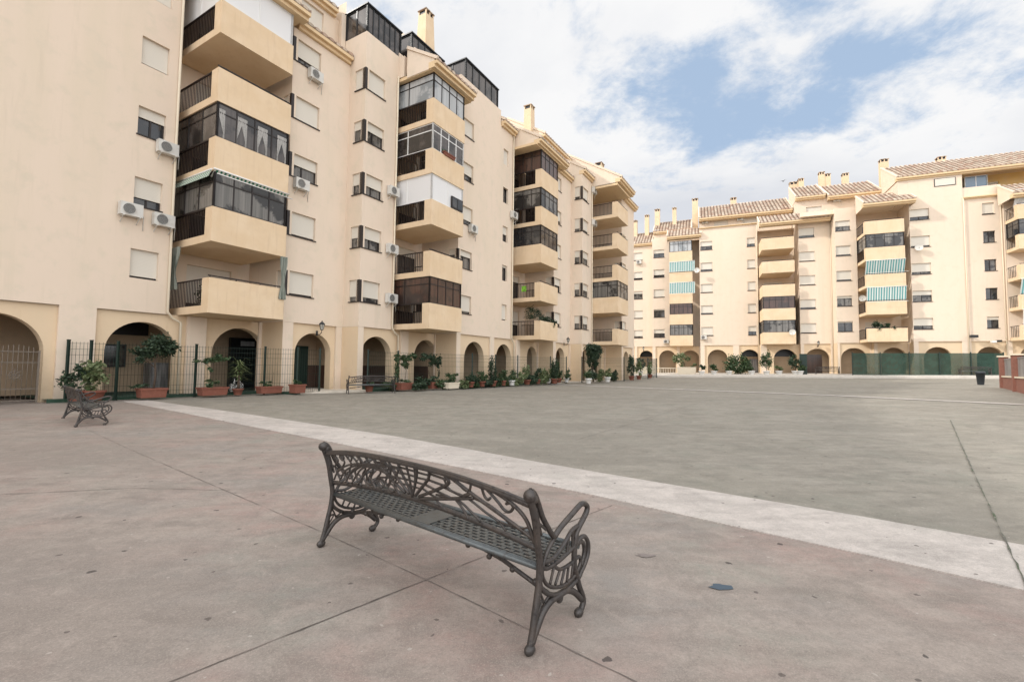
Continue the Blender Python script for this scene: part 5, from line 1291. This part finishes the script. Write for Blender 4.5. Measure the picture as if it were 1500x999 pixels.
p4 = RF.w(22.7, 55.9); b4 = copy_tree(big); b4.location = (p4[0], p4[1], zg(*p4) + .2); b4.rotation_euler = (0, 0, RF.a); b4['label'] = 'distant bench before the green screened fence at the right'
p5 = RF.w(11.9, 59.8); b5 = copy_tree(big); b5.location = (p5[0], p5[1], zg(*p5) + .25); b5.rotation_euler = (0, 0, RF.a); b5['label'] = 'distant bench in front of the far entrance arch'

# blue grey lid in the paving
o = MB(); o.poly([(.075 * cos(t * pi / 6) * (1 + .25 * sin(t * 2.3)), .045 * sin(t * pi / 6) * (1 + .2 * cos(t * 1.7)), 0) for t in range(12)])
o = o.build('blue_stain', new_mat('blue_paint_stain', (.06, .085, .11), .8)); o.location = (1.45, 3.22, zg(1.45, 3.22) - .004); struct(o)
o = MB(); o.poly([(.075 * cos(t * pi / 7) * (1 + .3 * sin(t * 2.9)), .035 * sin(t * pi / 7) * (1 + .25 * cos(t * 1.3)), 0) for t in range(14)])
o = o.build('dark_stain', new_mat('dark_oily_stain', (.19, .16, .145), .8, noise=[(20, (.25, .21, .19), .4, .7)])); o.location = (1.09, 3.74, zg(1.09, 3.74) - .004); struct(o)
# stray weed leaf caught in the bench back
# ================================================================== camera
cam = bpy.data.cameras.new('camera'); co = bpy.data.objects.new('camera', cam); col.objects.link(co)
cam.sensor_width = 36; cam.lens = 36 * F / 1500; cam.clip_end = 5000; cam.clip_start = .05
from mathutils import Matrix
co.matrix_world = Matrix.Translation((0, 0, EYE)) @ Matrix.Rotation(pi / 2 + PIT, 4, 'X') @ Matrix.Rotation(ROLL, 4, 'Z')
scene.camera = co

# ================================================================== light and sky
SUN_AZ = (-.998, -.05); EL = radians(34)
sd = bpy.data.lights.new('sun', 'SUN'); sd.energy = 3.0; sd.angle = radians(2.5); sd.color = (1, .95, .88)
so = bpy.data.objects.new('sun', sd); col.objects.link(so)
from mathutils import Vector
ld = Vector((SUN_AZ[0] * cos(EL), SUN_AZ[1] * cos(EL), sin(EL))); so.rotation_euler = ld.to_track_quat('Z', 'Y').to_euler()
w = bpy.data.worlds.new('World'); scene.world = w; w.use_nodes = True
nt = w.node_tree; nt.nodes.clear(); L = nt.links.new
out = nt.nodes.new('ShaderNodeOutputWorld'); bg = nt.nodes.new('ShaderNodeBackground')
sky = nt.nodes.new('ShaderNodeTexSky'); sky.sky_type = 'NISHITA'; sky.sun_disc = False; sky.sun_elevation = EL; sky.sun_rotation = math.atan2(SUN_AZ[0], SUN_AZ[1])
tc = nt.nodes.new('ShaderNodeTexCoord'); sep = nt.nodes.new('ShaderNodeSeparateXYZ'); L(tc.outputs['Generated'], sep.inputs[0])
def math_(op, a, b=None, c=None, clamp=False):
    n = nt.nodes.new('ShaderNodeMath'); n.operation = op; n.use_clamp = clamp
    for i, v in enumerate((a, b, c)):
        if v is None: continue
        if isinstance(v, (int, float)): n.inputs[i].default_value = v
        else: L(v, n.inputs[i])
    return n.outputs[0]
zc = math_('ADD', math_('MAXIMUM', sep.outputs[2], 0.), .22)
cx = math_('DIVIDE', sep.outputs[0], zc); cy = math_('DIVIDE', sep.outputs[1], zc)
cmb = nt.nodes.new('ShaderNodeCombineXYZ'); L(cx, cmb.inputs[0]); L(cy, cmb.inputs[1])
def noi(scale, det, rough, dist, off=(0, 0, 0)):
    mp = nt.nodes.new('ShaderNodeMapping'); mp.inputs['Location'].default_value = off; L(cmb.outputs[0], mp.inputs[0])
    n = nt.nodes.new('ShaderNodeTexNoise'); n.inputs['Scale'].default_value = scale; n.inputs['Detail'].default_value = det; n.inputs['Roughness'].default_value = rough; n.inputs['Distortion'].default_value = dist
    L(mp.outputs[0], n.inputs['Vector']); return n.outputs[0]
n1 = noi(2.3, 10, .62, .25, (3.1, 1.7, 0)); n2 = noi(.9, 7, .55, .2, (7, 2, 0)); n3 = noi(6., 8, .65, .2, (1, 5, 0))
# openings in the cloud where the blue shows
hole = None
for (px, py, rad, k) in ((1080, 90, .5, .10), (985, 155, .14, .30), (1075, 175, .11, .24), (870, 140, .14, .20), (1190, 110, .12, .10), (1370, 15, .24, .30), (880, 60, .2, .14), (1300, 120, .15, .08), (1090, 40, .1, .06), (1010, 95, .09, .10), (760, 25, .08, .05), (1160, 160, .1, .14)):
    d = Vector(ray(px, py)).normalized()
    dt = nt.nodes.new('ShaderNodeVectorMath'); dt.operation = 'DISTANCE'; dt.inputs[1].default_value = d; L(tc.outputs['Generated'], dt.inputs[0])
    mr = nt.nodes.new('ShaderNodeMapRange'); mr.interpolation_type = 'SMOOTHSTEP'; mr.inputs[1].default_value = rad; mr.inputs[2].default_value = 0.; mr.inputs[3].default_value = 0; mr.inputs[4].default_value = k; L(dt.outputs['Value'], mr.inputs[0])
    hole = mr.outputs[0] if hole is None else math_('ADD', hole, mr.outputs[0])
dens = math_('ADD', math_('MULTIPLY', math_('SUBTRACT', n1, .5), 2.1), math_('MULTIPLY', math_('SUBTRACT', n3, .47), 1.5))
dens = math_('SUBTRACT', math_('ADD', dens, .66), math_('MULTIPLY', hole, 1.25))
mk = nt.nodes.new('ShaderNodeMapRange'); mk.interpolation_type = 'SMOOTHSTEP'; mk.inputs[1].default_value = .0; mk.inputs[2].default_value = .60; L(dens, mk.inputs[0])
cloud = nt.nodes.new('ShaderNodeValToRGB'); L(n2, cloud.inputs[0])
e = cloud.color_ramp.elements; e[0].position = .36; e[0].color = (.72, .745, .80, 1); e[1].position = .58; e[1].color = (.95, .95, .955, 1)
# added fill: unseen sky behind the viewer brightened to light the shaded facade
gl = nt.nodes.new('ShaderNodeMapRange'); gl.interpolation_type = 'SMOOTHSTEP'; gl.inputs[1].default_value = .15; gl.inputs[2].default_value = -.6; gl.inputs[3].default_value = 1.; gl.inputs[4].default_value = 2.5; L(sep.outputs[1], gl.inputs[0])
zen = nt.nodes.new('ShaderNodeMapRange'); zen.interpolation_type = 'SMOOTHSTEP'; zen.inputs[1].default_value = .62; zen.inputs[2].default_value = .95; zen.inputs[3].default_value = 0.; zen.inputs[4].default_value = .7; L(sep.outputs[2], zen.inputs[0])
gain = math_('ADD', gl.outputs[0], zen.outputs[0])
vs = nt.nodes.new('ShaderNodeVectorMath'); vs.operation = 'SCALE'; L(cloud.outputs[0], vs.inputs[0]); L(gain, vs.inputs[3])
s2 = nt.nodes.new('ShaderNodeVectorMath'); s2.operation = 'SCALE'; L(sky.outputs[0], s2.inputs[0]); s2.inputs[3].default_value = .13
hz = nt.nodes.new('ShaderNodeMix'); hz.data_type = 'RGBA'; hz.inputs[0].default_value = .85; L(s2.outputs[0], hz.inputs[6]); hz.inputs[7].default_value = (.46, .60, .80, 1)
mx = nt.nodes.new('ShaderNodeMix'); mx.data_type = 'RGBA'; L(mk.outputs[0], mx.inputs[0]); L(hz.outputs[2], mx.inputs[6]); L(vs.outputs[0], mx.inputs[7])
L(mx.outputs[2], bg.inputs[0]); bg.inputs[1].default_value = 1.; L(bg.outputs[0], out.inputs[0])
scene.view_settings.view_transform = 'Standard'; scene.view_settings.look = 'None'; scene.view_settings.exposure = 0
scene.cycles.max_bounces = 6; scene.cycles.use_denoising = True
